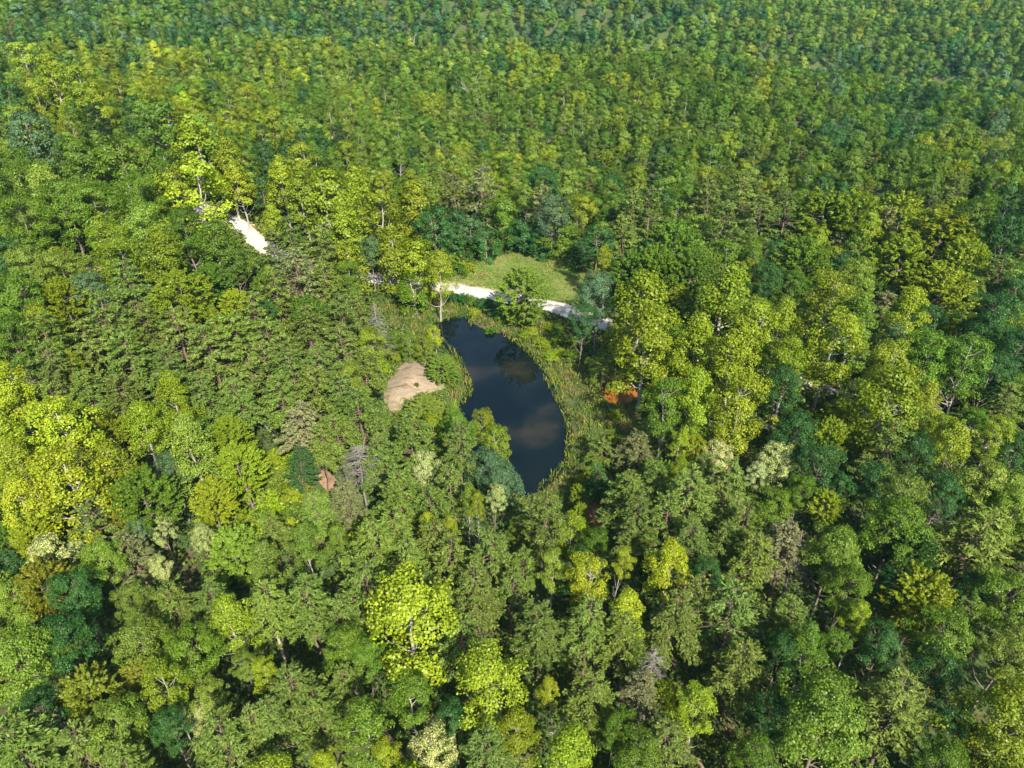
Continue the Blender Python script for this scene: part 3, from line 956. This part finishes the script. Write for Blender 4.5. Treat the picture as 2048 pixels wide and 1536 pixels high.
for item in HEROES.replace("\n", ";").split(";"):
    f = item.split()
    if not f:
        continue
    kind, tint, px, py, w = f[0], f[1], float(f[2]), float(f[3]), float(f[4])
    H = float(f[5]) if len(f) > 5 else TALL[kind]
    V = float(f[6]) if len(f) > 6 else None
    W = 7.0
    for _ in range(3):
        up = H - .5 * (V or deep(kind, H, W))
        x, y, D = land(px, py, up)
        d = float(project(x, y, hz(x, y) + up)[2])
        W = min(w * d / F_PX * 1.06, 17.0)
        if len(f) <= 5:
            H = TALL[kind] * min(1.2, max(.72, (W / 8.0) ** .45))
    add_tree(kind, tint, x, y, H, W, True, V)
n_hero = len(trees)

# silhouettes in the photo that no filler tree may cover: pond, track, clearing, sand, pool, marsh
OPEN_PX = [np.array(p, float) for p in (
    [(862, 640), (921, 628), (1005, 655), (1080, 715), (1130, 800), (1150, 860), (1145, 910), (1112, 965), (1070, 975), (1020, 900), (960, 830), (900, 815), (935, 780), (890, 690)],
    [(470, 440), (520, 465), (590, 505), (585, 530), (540, 525), (480, 480)],
    [(870, 560), (925, 530), (985, 510), (1040, 500), (1150, 510), (1185, 545), (1140, 640), (1000, 612), (870, 585)],
    [(755, 790), (790, 725), (860, 715), (930, 680), (960, 780), (890, 800), (800, 855)],
    [(1185, 745), (1245, 745), (1265, 810), (1200, 815)],
    [(730, 600), (930, 590), (1030, 650), (1110, 640), (1150, 700), (1220, 800), (1270, 850), (1200, 930), (1140, 1000), (1080, 1000), (1140, 930), (1140, 840), (1080, 720), (960, 660), (900, 690), (760, 650)],
    [(1160, 985), (1215, 1010), (1215, 1070), (1160, 1050)],
    [(725, 548), (780, 552), (780, 575), (725, 570)],
    [(615, 905), (655, 920), (695, 985), (660, 985)])]


def hides_opening(x, y, z, H, W):
    xs, ys = [], []
    for fz in (.95, .75, .5, .3):
        for fx in (-.45, 0, .45):
            a, b, _ = project(x + fx * W, y, z + fz * H)
            xs.append(float(a))
            ys.append(float(b))
    return any(inside(xs, ys, p).any() for p in OPEN_PX)


def fill_look(px, py, x, y, g):
    """kind and colour of an unlisted tree by the part of the valley it stands in; light to dark follows the lie of the stands"""
    f = float(.5 + .30 * wobble(x, y, 70, 91) + .22 * wobble(x, y, 24, 92) + g.normal(0, .17))

    def by(names, cum):
        return names[int(np.searchsorted(cum, min(max(f, 0), .999)))]

    if py < 80:
        t = by(["lg", "mg", "bg", "dg"], [.12, .55, .72, 1]) if px < 1480 else by(["yg", "lg", "mg", "dg"], [.14, .4, .8, 1])
        k = g.choice(["Y", "O", "P"], p=[.35, .57, .08])
    elif py < 260:
        if px < 620:
            t = by(["yb", "yg", "lg", "mg", "dg"], [.10, .42, .62, .93, 1])
            k = g.choice(["Y", "O", "P"], p=[.66, .28, .06])
        elif px < 1150:
            t = by(["yg", "lg", "mg", "dg"], [.16, .42, .88, 1])
            k = g.choice(["Y", "O", "P"], p=[.60, .34, .06])
        elif px < 1600:
            t = by(["yg", "lg", "mg", "dg"], [.20, .38, .90, 1])
            k = g.choice(["Y", "O", "F"], p=[.25, .60, .15])
        else:
            t = by(["lg", "mg", "bg", "dg"], [.12, .55, .62, 1])
            k = g.choice(["Y", "O", "P"], p=[.3, .6, .1])
    elif py < 430:
        if px < 560:
            t = by(["yg", "lg", "mg", "dg"], [.30, .52, .90, 1])
            k = g.choice(["Y", "O"], p=[.5, .5])
        elif px < 1180:
            t = by(["yg", "lg", "mg", "dg"], [.34, .56, .92, 1])
            k = g.choice(["Y", "O", "P"], p=[.68, .22, .10])
        else:
            k = g.choice(["P", "O", "Y", "F"], p=[.20, .36, .22, .22])
            t = by(["yg", "lg", "mg", "dg"], [.28, .40, .84, 1])
    else:
        k = g.choice(["O", "Y", "P", "F"], p=[.38, .25, .22, .15])
        t = by(["yg", "lg", "mg", "dg"], [.34, .52, .90, 1]) if px < 1250 else by(["yg", "lg", "mg", "dg"], [.24, .36, .80, 1])
    if k == "P":
        t = g.choice(["ol", "gp", "dg"], p=[.78, .14, .08])
    return str(k), str(t)


g = np.random.default_rng(21)
cell = {}


def put_cell(t):
    cell.setdefault((int(t["x"] // 20), int(t["y"] // 20)), []).append(t)


def too_close(x, y, W, f):
    i, j = int(x // 20), int(y // 20)
    for a in (-1, 0, 1):
        for b in (-1, 0, 1):
            for t in cell.get((i + a, j + b), ()):
                if (t["x"] - x) ** 2 + (t["y"] - y) ** 2 < (f * (t["W"] + W)) ** 2:
                    return True
    return False


for t in trees:
    put_cell(t)
cands = []
for rng_lo, rng_hi, s in ((0, 330, 3.4), (330, 560, 5.2), (560, 1500, 7.8)):
    n = int(4.2 * (rng_hi ** 2 - rng_lo ** 2) / (s * s) * .42)
    dd = np.sqrt(g.uniform(max(rng_lo, 20) ** 2, rng_hi ** 2, n))
    aa = g.uniform(-1.0, 1.0, n) if rng_lo else g.uniform(-1.9, 1.9, n)
    if rng_lo:
        aa = aa * .95
    cands.append(np.column_stack([dd * np.sin(aa), dd * np.cos(aa), np.full(n, rng_lo), dd]))
cands = np.vstack(cands)
ch = hgrid(cands[:, 0], cands[:, 1])
cc = clear_dist(cands[:, 0], cands[:, 1])
for (x, y, lo, D), z, cd in zip(cands, ch, cc):
    px, py, d = (float(v) for v in project(x, y, z + 12))
    if d < 20:
        px, py = 1024.0, 1700.0
    k, t = fill_look(px, py, x, y, g)
    W = {"Y": 7.0, "O": 8.2, "F": 7.8, "P": 7.0}[k] * g.uniform(.72, 1.25) * (1 if lo < 300 else 1.12 if lo < 500 else 1.3)
    H = TALL[k] * g.uniform(.72, 1.0) * (.80 if lo == 0 else .85)
    if cd < (W * .30 + .5 if x < 24 else .9) or too_close(x, y, W, .33 if lo == 0 else .33):
        continue
    if lo == 0 and d > 20 and -100 < px < 2150 and hides_opening(x, y, z, H, W):
        H, W, k = H * .45, W * .6, ("O" if k == "P" else k)
        if cd < W * .4 + .5 or hides_opening(x, y, z, H, W):
            continue
    if lo == 0 and cd < 26 and 0 < px < 2048 and d > 20:       # keep the clearings in the sun as photographed
        q = np.array([.35, .6, .8, 1.0]) * H / math.tan(SUN_EL)
        if (clear_dist(x - math.sin(SUN_LEFT) * q, y + math.cos(SUN_LEFT) * q) < 0).any():
            H, W, k = H * .42, W * .62, ("O" if k == "P" else k)
            q = q * .42
            if (clear_dist(x - math.sin(SUN_LEFT) * q, y + math.cos(SUN_LEFT) * q) < -1).any():
                continue
    trees.append(dict(k=k, t=t, x=x, y=y, z=z, H=H, W=W, V=deep(k, H, W), cx=px, cy=float(project(x, y, z + mid(k, H, W))[1]) if d > 20 else 1700.0, d=max(d, 20.0), w=W * F_PX / max(d, 20), hero=False))
    put_cell(trees[-1])

# shrubs: brush strip between track and pond, bushes round the sand mound and the marsh, the bright thicket left of the bare strip
SHRUBS = """
dg 905 596 34 2.4;dg 925 598 36 2.6;mg 945 602 34 2.4;dg 962 606 36 2.6;dg 978 612 34 2.4;dg 992 620 30 2.4;mg 1000 634 34 2.6;dg 985 628 30 2.2
mg 1125 682 48 3.4;mg 1112 668 30 2.2;yg 1090 690 34 1.8;yg 1075 680 30 1.5;yg 1100 712 40 2.0;mg 1140 712 44 3.0;yg 1120 705 30 2
mg 833 769 11 .8;yg 900 590 30 2;yg 885 600 26 1.6;mg 915 540 50 3.4;yg 935 535 36 2.6
lg 800 830 26 2;lg 845 800 40 3;yg 770 735 30 2.4;yg 790 715 34 2.4;lg 835 845 44 3.2;yg 806 700 28 2
lg 560 960 70 4;yg 500 985 70 4;yg 600 985 70 4;lg 640 1010 70 4;yg 540 1010 70 4;lg 590 1030 70 4;yg 480 1040 70 4;lg 640 1050 60 4;yg 560 1060 70 4;yg 530 930 70 4;lg 450 1010 60 4;yg 510 1075 60 4;lg 610 955 50 3.5
yg 630 1035 56 4;yg 585 1000 56 4;lg 520 1045 60 4;yg 660 1030 44 3;lg 675 1050 44 3;yg 560 920 60 4;yg 580 945 44 3;lg 470 965 60 4;yg 430 1040 60 4;lg 440 1080 60 4;yg 480 1100 60 4
yg 1190 905 26 2;yg 1225 868 30 2.2;yg 1240 880 30 2.4;mg 1215 960 40 3;yg 1245 935 30 2.4;yg 1160 960 28 2;yg 1175 945 26 2;mg 1150 1010 34 2.4;yg 1148 1050 30 2.4;yg 1230 830 26 1.8
mg 980 660 26 1.6;yg 1050 668 30 1.8;yg 1065 662 30 2;yg 950 625 30 1.5;yg 1100 650 30 1.6;mg 1118 650 30 2.2
mg 560 540 40 3;mg 500 520 40 3;yg 465 470 40 3;yg 600 530 36 3
"""
for item in SHRUBS.replace("\n", ";").split(";"):
    f = item.split()
    if f:
        H = float(f[4])
        x, y, D = land(float(f[1]), float(f[2]), .5 * H)
        d = float(project(x, y, hz(x, y) + .5 * H)[2])
        add_tree("S", f[0], x, y, H, float(f[3]) * d / F_PX, True)

# ------------------------------------------------------------------ which trees show: paint the crowns far to near on a small screen
BW, BH = 1024, 768
buf = np.full((BH, BW), -1, np.int32)
order = sorted(range(len(trees)), key=lambda i: -trees[i]["d"])
for i in order:
    t = trees[i]
    if t["d"] <= 20 or t["d"] > 420:
        continue
    crown = .5 * t["V"]
    el = math.atan2(CAM_H - t["z"], max(1.0, math.hypot(t["x"], t["y"])))
    rx = .47 * t["w"] * .5
    ry = (crown * math.cos(el) + .45 * t["W"] * math.sin(el)) * F_PX / t["d"] * .5 * .8
    cx, cy = t["cx"] * .5, t["cy"] * .5
    x0, x1, y0, y1 = int(max(0, cx - rx)), int(min(BW, cx + rx + 1)), int(max(0, cy - ry)), int(min(BH, cy + ry + 1))
    if x0 >= x1 or y0 >= y1:
        continue
    gx, gy = np.meshgrid(np.arange(x0, x1), np.arange(y0, y1))
    buf[y0:y1, x0:x1][((gx - cx) / rx) ** 2 + ((gy - cy) / ry) ** 2 < 1] = i
cnt = np.bincount(buf[buf >= 0], minlength=len(trees))
solo, mass = [], []
left = {k: 290 for k in KIND}
for i in sorted(range(len(trees)), key=lambda i: -(cnt[i] + (10000 if trees[i]["hero"] else 0))):
    t = trees[i]
    t["vis"] = int(cnt[i])
    if t["hero"] or (cnt[i] >= 60 and left[t["k"]] > 0):
        left[t["k"]] -= 1
        solo.append(t)
    else:
        mass.append(t)

# ------------------------------------------------------------------ labels: what each tree looks like and what it stands beside
MARKS = [("the sandy mound", 825, 770), ("the rust-orange pool", 1220, 780), ("the grassy clearing", 1060, 545), ("the hillside stretch of track", 525, 490),
         ("the feathery pond-shore tree", 1050, 590), ("the dead pine by the marsh", 765, 665), ("the wide dead pine", 722, 941),
         ("the big yellow poplar", 823, 1252), ("the pale white-trunked poplar", 385, 893), ("the fallen bleached tree", 1282, 945),
         ("the rusty mud hollow", 1186, 1025), ("the long leaning trunk", 770, 1458), ("the broad pale lower oak", 1657, 1444),
         ("the white-limbed poplar", 1762, 822), ("the forked leafless tree", 1887, 808), ("the round cream-blossomed tree", 1552, 921),
         ("the wide cream-blossomed tree", 97, 1118), ("the slim yellow poplar", 1399, 1416), ("the twin trackside poplars", 595, 400),
         ("the broad hill oak", 250, 340), ("the spreading leaning pine", 1943, 1085), ("the small yellow crown", 1717, 1238),
         ("the ochre-tinged maple", 186, 1382), ("the broadest maple", 1880, 490), ("the slim clearing-edge poplar", 1213, 522),
         ("the huge corner oak", 1992, 1448), ("the yellow ridge crowns", 52, 125), ("the yellow trackside poplar", 400, 400),
         ("the far end of the pond", 930, 640), ("the near end of the pond", 1085, 960)]
OWN = {(52, 125): "bright yellow poplar tree, topmost on the ridge at the edge of the photo", (250, 340): "very broad mid-green oak tree on the hill, widest crown there",
       (400, 400): "wide bright yellow poplar tree standing just above the hillside track", (565, 360): "tall yellow-green poplar tree behind the pair by the hillside track",
       (607, 328): "pointed yellow-green poplar tree, tallest tip behind the hillside track", (607, 392): "yellow-green poplar tree with a bare pale trunk beside the hillside track",
       (541, 488): "small thin olive pine tree standing in front of the gravel on the hill", (1213, 522): "slim pointed yellow-green poplar tree at the edge of the grassy clearing",
       (1197, 592): "greyish green oak tree shading the track beside the clearing", (795, 520): "yellow-green poplar tree by the track, left half of the pair before the clearing",
       (1880, 490): "very broad yellow-green maple tree, widest feathery crown of the far slope", (385, 893): "light green round poplar tree with an exposed white trunk",
       (282, 857): "thin yellow-green poplar tree with white limbs showing, beside the white-trunked round one", (1762, 822): "wide yellow-green poplar tree with white limbs showing through its crown",
       (1552, 921): "cream-blossomed tree above the dark gap, with a rounded pale crown", (97, 1118): "widest cream-blossomed tree, low on the left slope",
       (823, 1252): "big bright yellow poplar tree with a white trunk, alone among pines", (1399, 1416): "slim bright yellow poplar tree with a white trunk among pines",
       (1113, 1380): "very narrow bright yellow poplar tree beside a thick pine", (1717, 1238): "small bright yellow poplar crown in the dark slope", (186, 1382): "ochre-tinged feathery maple tree, largest of its colour",
       (1657, 1444): "broad light green oak tree on the dark lower slope", (1992, 1448): "huge yellow-green oak tree at the lower corner of the photo",
       (1943, 1085): "wide dark olive pine tree with a leaning trunk on the dark slope", (976, 1378): "large yellow-green poplar tree below the big bright yellow one",
       (919, 890): "dense dark olive pine tree standing at the pond edge", (884, 735): "rounded light green maple bush-tree between sandy mound and reeds",
       (872, 672): "slender bright yellow poplar sapling on the pond shore", (1207, 738): "light green poplar hanging over the rust-orange pool",
       (863, 1500): "pale cream-blossomed tree beside the long leaning bare trunk", (1794, 1428): "tall olive pine tree beside the broad light green oak",
       (1570, 1208): "small conical light green pine tree beside a dark gap", (1572, 437): "olive pine tree with a bare red-brown trunk below its crown"}
own_at = {}
for (px, py), lab in OWN.items():
    best = min((t for t in trees[:n_hero] + trees[-120:] if t["hero"]), key=lambda t: abs(t["cx"] - px) + abs(t["cy"] - py))
    best["own"] = lab
ORD = ["", "second ", "third ", "fourth ", "fifth ", "sixth ", "seventh ", "eighth ", "ninth ", "tenth ", "eleventh ", "twelfth "]
bins = {}
for t in solo:
    if t.get("own"):
        continue
    inner = -40 < t["cx"] < 2088
    near = sorted(MARKS, key=lambda m: math.hypot(m[1] - t["cx"], 1.25 * (m[2] - t["cy"])))[0]
    dx, dy = t["cx"] - near[1], t["cy"] - near[2]
    side = ("on its right" if dx > 0 else "on its left") if abs(dx) > abs(dy) else ("beyond" if dy < 0 else "in front")
    if t["cy"] < 300:
        zone = ("on the bright ridge" if t["cx"] < 330 else "in the slope of pointed crowns" if t["cx"] < 1000 else "on the low crest behind the clearing" if t["cx"] < 1550 else "on the dark far slope")
        bins.setdefault((t["k"], t["t"], zone, None), []).append((0, t))
    else:
        bins.setdefault((t["k"], t["t"], near[0], side), []).append((math.hypot(dx, dy), t))
for (k, tn_, mark, side), v in bins.items():
    name, words_ = KIND[k]
    cw = WORDS[tn_]
    what = ("cream-blossomed tree" if k == "B" else f"{cw} {words_}")
    if side is None:
        for _, t in v:
            t["lab"], t["grp"] = f"{what} {mark}, one of many alike", f"{what}s {mark}"
        continue
    v.sort(key=lambda p: p[0])
    for i, (_, t) in enumerate(v):
        if i < len(ORD):
            t["lab"], t["grp"] = f"{what} {ORD[i]}nearest {mark}, {side}", None
        else:
            t["lab"], t["grp"] = f"{what} farther from {mark}, {side}", f"{what}s near {mark}"
GROUPS = {"poplar_tree": "poplar trees of the valley forest", "oak_tree": "oak trees of the valley forest", "maple_tree": "maple trees of the valley forest",
          "pine_tree": "pine trees of the valley forest", "blossoming_tree": "blossoming trees of the valley forest", "shrub": "shrubs of the clearings and shores"}

# ------------------------------------------------------------------ trees: objects
CATEGORY = {"shrub": "shrub"}
g = np.random.default_rng(33)
first = {}
for t in solo:
    lod = "near" if t["d"] < 165 else "mid"
    protos = PROTO[(t["k"], lod)]
    n_ = int(g.integers(len(protos)))
    if "big bright yellow" in str(t.get("own")):
        n_ = 3
    cm, wm, pH, pW, z0, z1 = protos[n_]
    name = KIND[t["k"]][0]
    key = (t["k"], lod, n_)
    if key not in first:
        root = bpy.data.objects.new(name, None)
        root.empty_display_size = .5
        crown = bpy.data.objects.new("foliage" if t["k"] == "S" else "crown", cm)
        trunk = bpy.data.objects.new("stem" if t["k"] == "S" else "trunk", wm)
        first[key] = (root, crown, trunk)
    else:
        root, crown, trunk = (o.copy() for o in first[key])
    link(root)
    link(crown, root)
    link(trunk, root)
    s = t["W"] / pW
    root.location = (t["x"], t["y"], t["z"])
    root.rotation_euler = (g.normal(0, .03), g.normal(0, .03), g.uniform(0, 6.283))
    sz = t["V"] / (z1 - z0)
    crown.scale = (s, s, sz)
    crown.location = (0, 0, t["H"] - z1 * sz)
    trunk.scale = (s, s, t["H"] / pH)
    c = np.array(TINT[t["t"]]) * g.uniform(.82, 1.20) * np.array([g.uniform(.90, 1.10), 1, g.uniform(.85, 1.2)])
    crown.color = (*c, 1)
    lab = t.get("own") or t["lab"]
    tag(root, lab, CATEGORY.get(name, "tree"), t.get("grp") or GROUPS[name])

# ------------------------------------------------------------------ the far wood and the trees hidden behind others: one mass
keys, srcs = {}, []
for k in ("Y", "O", "F", "P"):
    for lod in ("mid", "far"):
        for i, pr in enumerate(PROTO[(k, lod)][:3]):
            keys[(k, lod, i)] = len(srcs)
            srcs.append(bpy.data.objects.new("wood_source", pr[0]))
mass = [t for t in mass if t["k"] in "YOFP"]
npt = len(mass)
pos, scl, rot, tin, idx = np.zeros((npt, 3)), np.zeros((npt, 3)), np.zeros((npt, 3)), np.ones((npt, 4)), np.zeros(npt, np.int32)
for i, t in enumerate(mass):
    lod = "mid" if t["d"] < 330 else "far"
    n_ = int(g.integers(3))
    _c, _w, pH, pW, z0, z1 = PROTO[(t["k"], lod)][n_]
    idx[i] = keys[(t["k"], lod, n_)]
    sz = t["V"] / (z1 - z0)
    pos[i] = (t["x"], t["y"], t["z"] + t["H"] - z1 * sz)
    scl[i] = (t["W"] / pW, t["W"] / pW, sz)
    rot[i] = (0, 0, g.uniform(0, 6.283))
    tin[i, :3] = np.array(TINT[t["t"]]) * g.uniform(.70, 1.35) * np.array([g.uniform(.88, 1.12), 1, g.uniform(.85, 1.2)])
me = bpy.data.meshes.new("forest")
me.vertices.add(npt)
me.vertices.foreach_set("co", pos.astype(np.float32).reshape(-1))
for nm, ty, field, arr in (("scl", 'FLOAT_VECTOR', "vector", scl), ("rot", 'FLOAT_VECTOR', "vector", rot), ("tint", 'FLOAT_COLOR', "color", tin), ("pick", 'INT', "value", idx)):
    a = me.attributes.new(nm, ty, 'POINT')
    a.data.foreach_set(field, arr.astype(np.int32 if ty == 'INT' else np.float32).reshape(-1))
forest = link(bpy.data.objects.new("forest", me))
tag(forest, "unbroken forest covering the far hills", kind="stuff")
ng = bpy.data.node_groups.new("forest_nodes", 'GeometryNodeTree')
ng.interface.new_socket("Geometry", in_out='INPUT', socket_type='NodeSocketGeometry')
ng.interface.new_socket("Geometry", in_out='OUTPUT', socket_type='NodeSocketGeometry')
gin, gout = ng.nodes.new("NodeGroupInput"), ng.nodes.new("NodeGroupOutput")
join = ng.nodes.new("GeometryNodeJoinGeometry")


def named(nm, ty):
    n_ = ng.nodes.new("GeometryNodeInputNamedAttribute")
    n_.data_type = ty
    n_.inputs["Name"].default_value = nm
    return next(o for o in n_.outputs if o.enabled and o.name == "Attribute")


a_pick, a_scl, a_rot = named("pick", 'INT'), named("scl", 'FLOAT_VECTOR'), named("rot", 'FLOAT_VECTOR')
for k, o in enumerate(srcs):
    oi = ng.nodes.new("GeometryNodeObjectInfo")
    oi.inputs["Object"].default_value = o
    oi.inputs["As Instance"].default_value = False
    sm = ng.nodes.new("GeometryNodeSetMaterial")
    sm.inputs["Material"].default_value = M_LEAF_FAR
    ng.links.new(oi.outputs["Geometry"], sm.inputs["Geometry"])
    cmpn = ng.nodes.new("FunctionNodeCompare")
    cmpn.data_type, cmpn.operation = 'INT', 'EQUAL'
    ins = [s_ for s_ in cmpn.inputs if s_.enabled]
    ng.links.new(a_pick, ins[0])
    ins[1].default_value = k
    ip = ng.nodes.new("GeometryNodeInstanceOnPoints")
    ng.links.new(gin.outputs[0], ip.inputs["Points"])
    ng.links.new(cmpn.outputs[0], ip.inputs["Selection"])
    ng.links.new(sm.outputs[0], ip.inputs["Instance"])
    ng.links.new(a_rot, ip.inputs["Rotation"])
    ng.links.new(a_scl, ip.inputs["Scale"])
    ng.links.new(ip.outputs[0], join.inputs[0])
ng.links.new(join.outputs[0], gout.inputs[0])
mod = forest.modifiers.new("wood", 'NODES')
mod.node_group = ng

# ------------------------------------------------------------------ dead trees, bare trunks, fallen wood
def at_px(px, py, up=0.0):
    x, y, _ = land(px, py, up)
    return np.array([x, y, hz(x, y) + up])


def put(name, label, category, tb_parts, loc, group=None):
    root = link(bpy.data.objects.new(name, None))
    root.location = loc
    for nm, tb, mat in tb_parts:
        link(bpy.data.objects.new(nm, tb.build(nm, mat)), root)
    tag(root, label, category, group)
    return root


def dead_pine(px, py, H, Rb, n, label, seed, lean=(0, 0), twigs=7, z0=.25, mat=M_DEAD):
    """bare conifer standing where the photo shows its foot"""
    g = np.random.default_rng(seed)
    x, y, _ = land(px, py)
    zs = np.linspace(-.5, H, 9)
    P = np.stack([lean[0] * np.clip(zs, 0, H) / H, lean[1] * np.clip(zs, 0, H) / H, zs], 1)
    P[1:-1, :2] += g.normal(0, .08, (7, 2))
    tt, tr = Tubes(), Tubes()
    tr.add(P, .22 * (1 - np.clip(zs / H, 0, 1) * .88), 7)
    for _ in range(n):
        u = g.uniform(0, 1)
        z = H * (z0 + (1 - z0) * u)
        dead_sticks(g, tt, P, zs, z, z + .01, Rb * (1 - u) ** .7 + .35, 1, .035, .25, twigs)
    put("dead_tree", label, "tree", [("trunk", tr, mat), ("branch_tangle", tt, mat)], (x, y, hz(x, y)))


def snag(px, py, H, label, seed, spread=.5, mat=M_DEAD, r=.16, forks=5):
    """leafless forked tree"""
    g = np.random.default_rng(seed)
    x, y, _ = land(px, py)
    tr, tt = Tubes(), Tubes()
    tr.add(curve_pts((0, 0, -.4), (g.normal(0, .4), g.normal(0, .4), H * .55), 6, 0, .08, g), np.linspace(r, r * .65, 6), 7)
    for k in range(forks):
        a = k * 2.4 + g.uniform(0, 1)
        e = np.array([math.cos(a) * H * spread * g.uniform(.3, .6), math.sin(a) * H * spread * g.uniform(.3, .6), H * g.uniform(.75, 1.0)])
        o = np.array([0, 0, H * g.uniform(.3, .53)])
        P = curve_pts(o, e, 5, .1, .12, g)
        tt.add(P, np.linspace(r * .5, r * .12, 5), 5)
        for _ in range(5):
            q = P[int(g.integers(2, 5))]
            tt.add(curve_pts(q, q + g.normal(0, .7, 3) + np.array([math.cos(a) * .6, math.sin(a) * .6, .9]), 4, .05, .06, g), np.linspace(r * .16, .012, 4), 4)
    put("dead_tree", label, "tree", [("trunk", tr, mat), ("branch_tangle", tt, mat)], (x, y, hz(x, y)))


def bare_trunk(a, b, r0, r1, label, seed, mat=M_DEAD, stubs=12, name="snag", stub=.6):
    g = np.random.default_rng(seed)
    tr, tt = Tubes(), Tubes()
    P = curve_pts(np.zeros(3), b - a, 9, np.linalg.norm(b - a) * .025, .05, g)
    tr.add(P, np.linspace(r0, r1, 9), 8)
    ax = unit(b - a)
    for _ in range(stubs):
        u = g.uniform(.25, 1)
        q = np.array([np.interp(u, np.linspace(0, 1, 9), P[:, i]) for i in range(3)])
        d = unit(np.cross(ax, g.normal(0, 1, 3)) + ax * .3)
        tt.add(curve_pts(q, q + d * stub * g.uniform(.4, 1.6), 3, 0, .04, g), [.035, .025, .010], 4)
    put(name, label, "dead wood", [("trunk", tr, mat), ("branch_stubs", tt, mat)], a)


dead_pine(764, 738, 15.5, 3.2, 120, "grey dead pine tree standing between the marsh and the sandy mound", 501)
dead_pine(735, 1022, 13.5, 4.6, 110, "grey dead pine tree with a wide bare crown below the sandy mound", 502, z0=.5)
dead_pine(604, 915, 9.0, 1.6, 26, "small grey dead tree with short branches near the strip of bare earth", 503, twigs=3, mat=M_DEAD_PALE)
dead_pine(1285, 1440, 13.5, 3.0, 80, "grey half-bare pine skeleton between thick olive pines", 504, z0=.3)
dead_pine(1562, 1195, 13.0, 3.4, 70, "grey bare-branched dead pine beside the small conical pine", 505, z0=.3)
snag(1880, 834, 7.5, "forked leafless tree beside the pale track patches", 511, .7, M_DEAD_PALE, .14, 6)
snag(1897, 992, 8.0, "leafless grey trunk forking in the dark gap", 512, .8, M_DEAD, .2, 4)
snag(1742, 1330, 7.0, "leafless grey tree sunk in shade on the dark slope", 513, .5, M_DEAD, .16, 4)
snag(828, 118, 17, "tall pale bare trunk on the far hillside", 514, .25, M_DEAD_PALE, .5, 5)
snag(941, 225, 15, "leafless pale tree standing among far green crowns", 515, .8, M_DEAD_PALE, .32, 8)
snag(1757, 203, 15, "leafless pale tree on the dark far slope", 516, .7, M_DEAD_PALE, .32, 7)
bare_trunk(at_px(858, 1585), at_px(710, 1382, 13.5), .20, .10, "long leaning bare pine trunk reaching over green crowns", 521, M_BARK_PINE, 22)
bare_trunk(at_px(822, 1530, 3.0), at_px(728, 1424, 10.0), .13, .05, "thin grey leaning trunk beside the long bare one", 522, M_DEAD, 18)
bare_trunk(at_px(1420, 1552, 3.0), at_px(1366, 1492, 7.5), .17, .11, "broken brown trunk leaning near the slim yellow poplar", 523, M_BARK_PINE, 6)
bare_trunk(at_px(571, 1322, 2.0), at_px(553, 1268, 8.0), .20, .16, "broken white trunk beside a leaning pine", 524, M_DEAD_PALE, 4)
bare_trunk(at_px(523, 800), at_px(505, 745, 10), .14, .07, "thin bare red-brown trunk, leftmost of the bare group among pines", 525, M_BARK_PINE, 16, stub=.8)
bare_trunk(at_px(533, 795), at_px(518, 742, 10), .14, .07, "thin bare red-brown trunk, middle of the bare group among pines", 526, M_BARK_PINE, 16, stub=.8)
bare_trunk(at_px(541, 790), at_px(530, 746, 9), .12, .06, "thin bare red-brown trunk, rightmost of the bare group among pines", 527, M_BARK_PINE, 16, stub=.8)
bare_trunk(at_px(548, 872, 1.0), at_px(492, 806, 7), .12, .05, "grey fallen tree leaning below the bare red-brown trunks", 528, M_DEAD, 26, stub=1.3)
bare_trunk(at_px(1330, 949, .5), at_px(1228, 934, .9), .16, .06, "bleached fallen tree lying with tangled branches near the pond", 529, M_DEAD_PALE, 60, name="fallen_tree", stub=1.4)
bare_trunk(at_px(1300, 962, .4), at_px(1240, 945, .8), .08, .03, "small bleached fallen stem beside the larger fallen tree", 530, M_DEAD_PALE, 40, name="fallen_tree", stub=1.2)
bare_trunk(at_px(1905, 1046, 4.5), at_px(1862, 1037, 5.0), .10, .04, "heap-like bleached broken branch on the dark slope", 531, M_DEAD_PALE, 40, name="fallen_branch", stub=1.3)

# ------------------------------------------------------------------ haze over the valley
m_haze = bpy.data.materials.new("haze_air")
m_haze.use_nodes = True
hn = m_haze.node_tree.nodes
hn.remove(hn["Principled BSDF"])
pv = hn.new("ShaderNodeVolumePrincipled")
pv.inputs["Color"].default_value = (.30, .72, .88, 1)
pv.inputs["Density"].default_value = HAZE
pv.inputs["Anisotropy"].default_value = 0.0
m_haze.node_tree.links.new(pv.outputs[0], hn["Material Output"].inputs["Volume"])
zt = max(CAM_H + 6, float(ZZ.max()) + 30)
zb = float(ZZ.min()) - 1
X0, X1, Y0, Y1 = GX[0] - 5, GX[-1] + 5, GY[0] - 5, GY[-1] + 5
hv = [(x, y, z) for z in (zb, zt) for y in (Y0, Y1) for x in (X0, X1)]
hf = [(0, 2, 3, 1), (4, 5, 7, 6), (0, 1, 5, 4), (2, 6, 7, 3), (0, 4, 6, 2), (1, 3, 7, 5)]
haze = link(bpy.data.objects.new("haze", indexed_mesh("haze", hv, hf, m_haze, False)))
tag(haze, "thin summer haze in the valley air", kind="stuff")
print("TREES", len(trees), "solo", len(solo), "mass", npt, {k: 290 - v for k, v in left.items()})
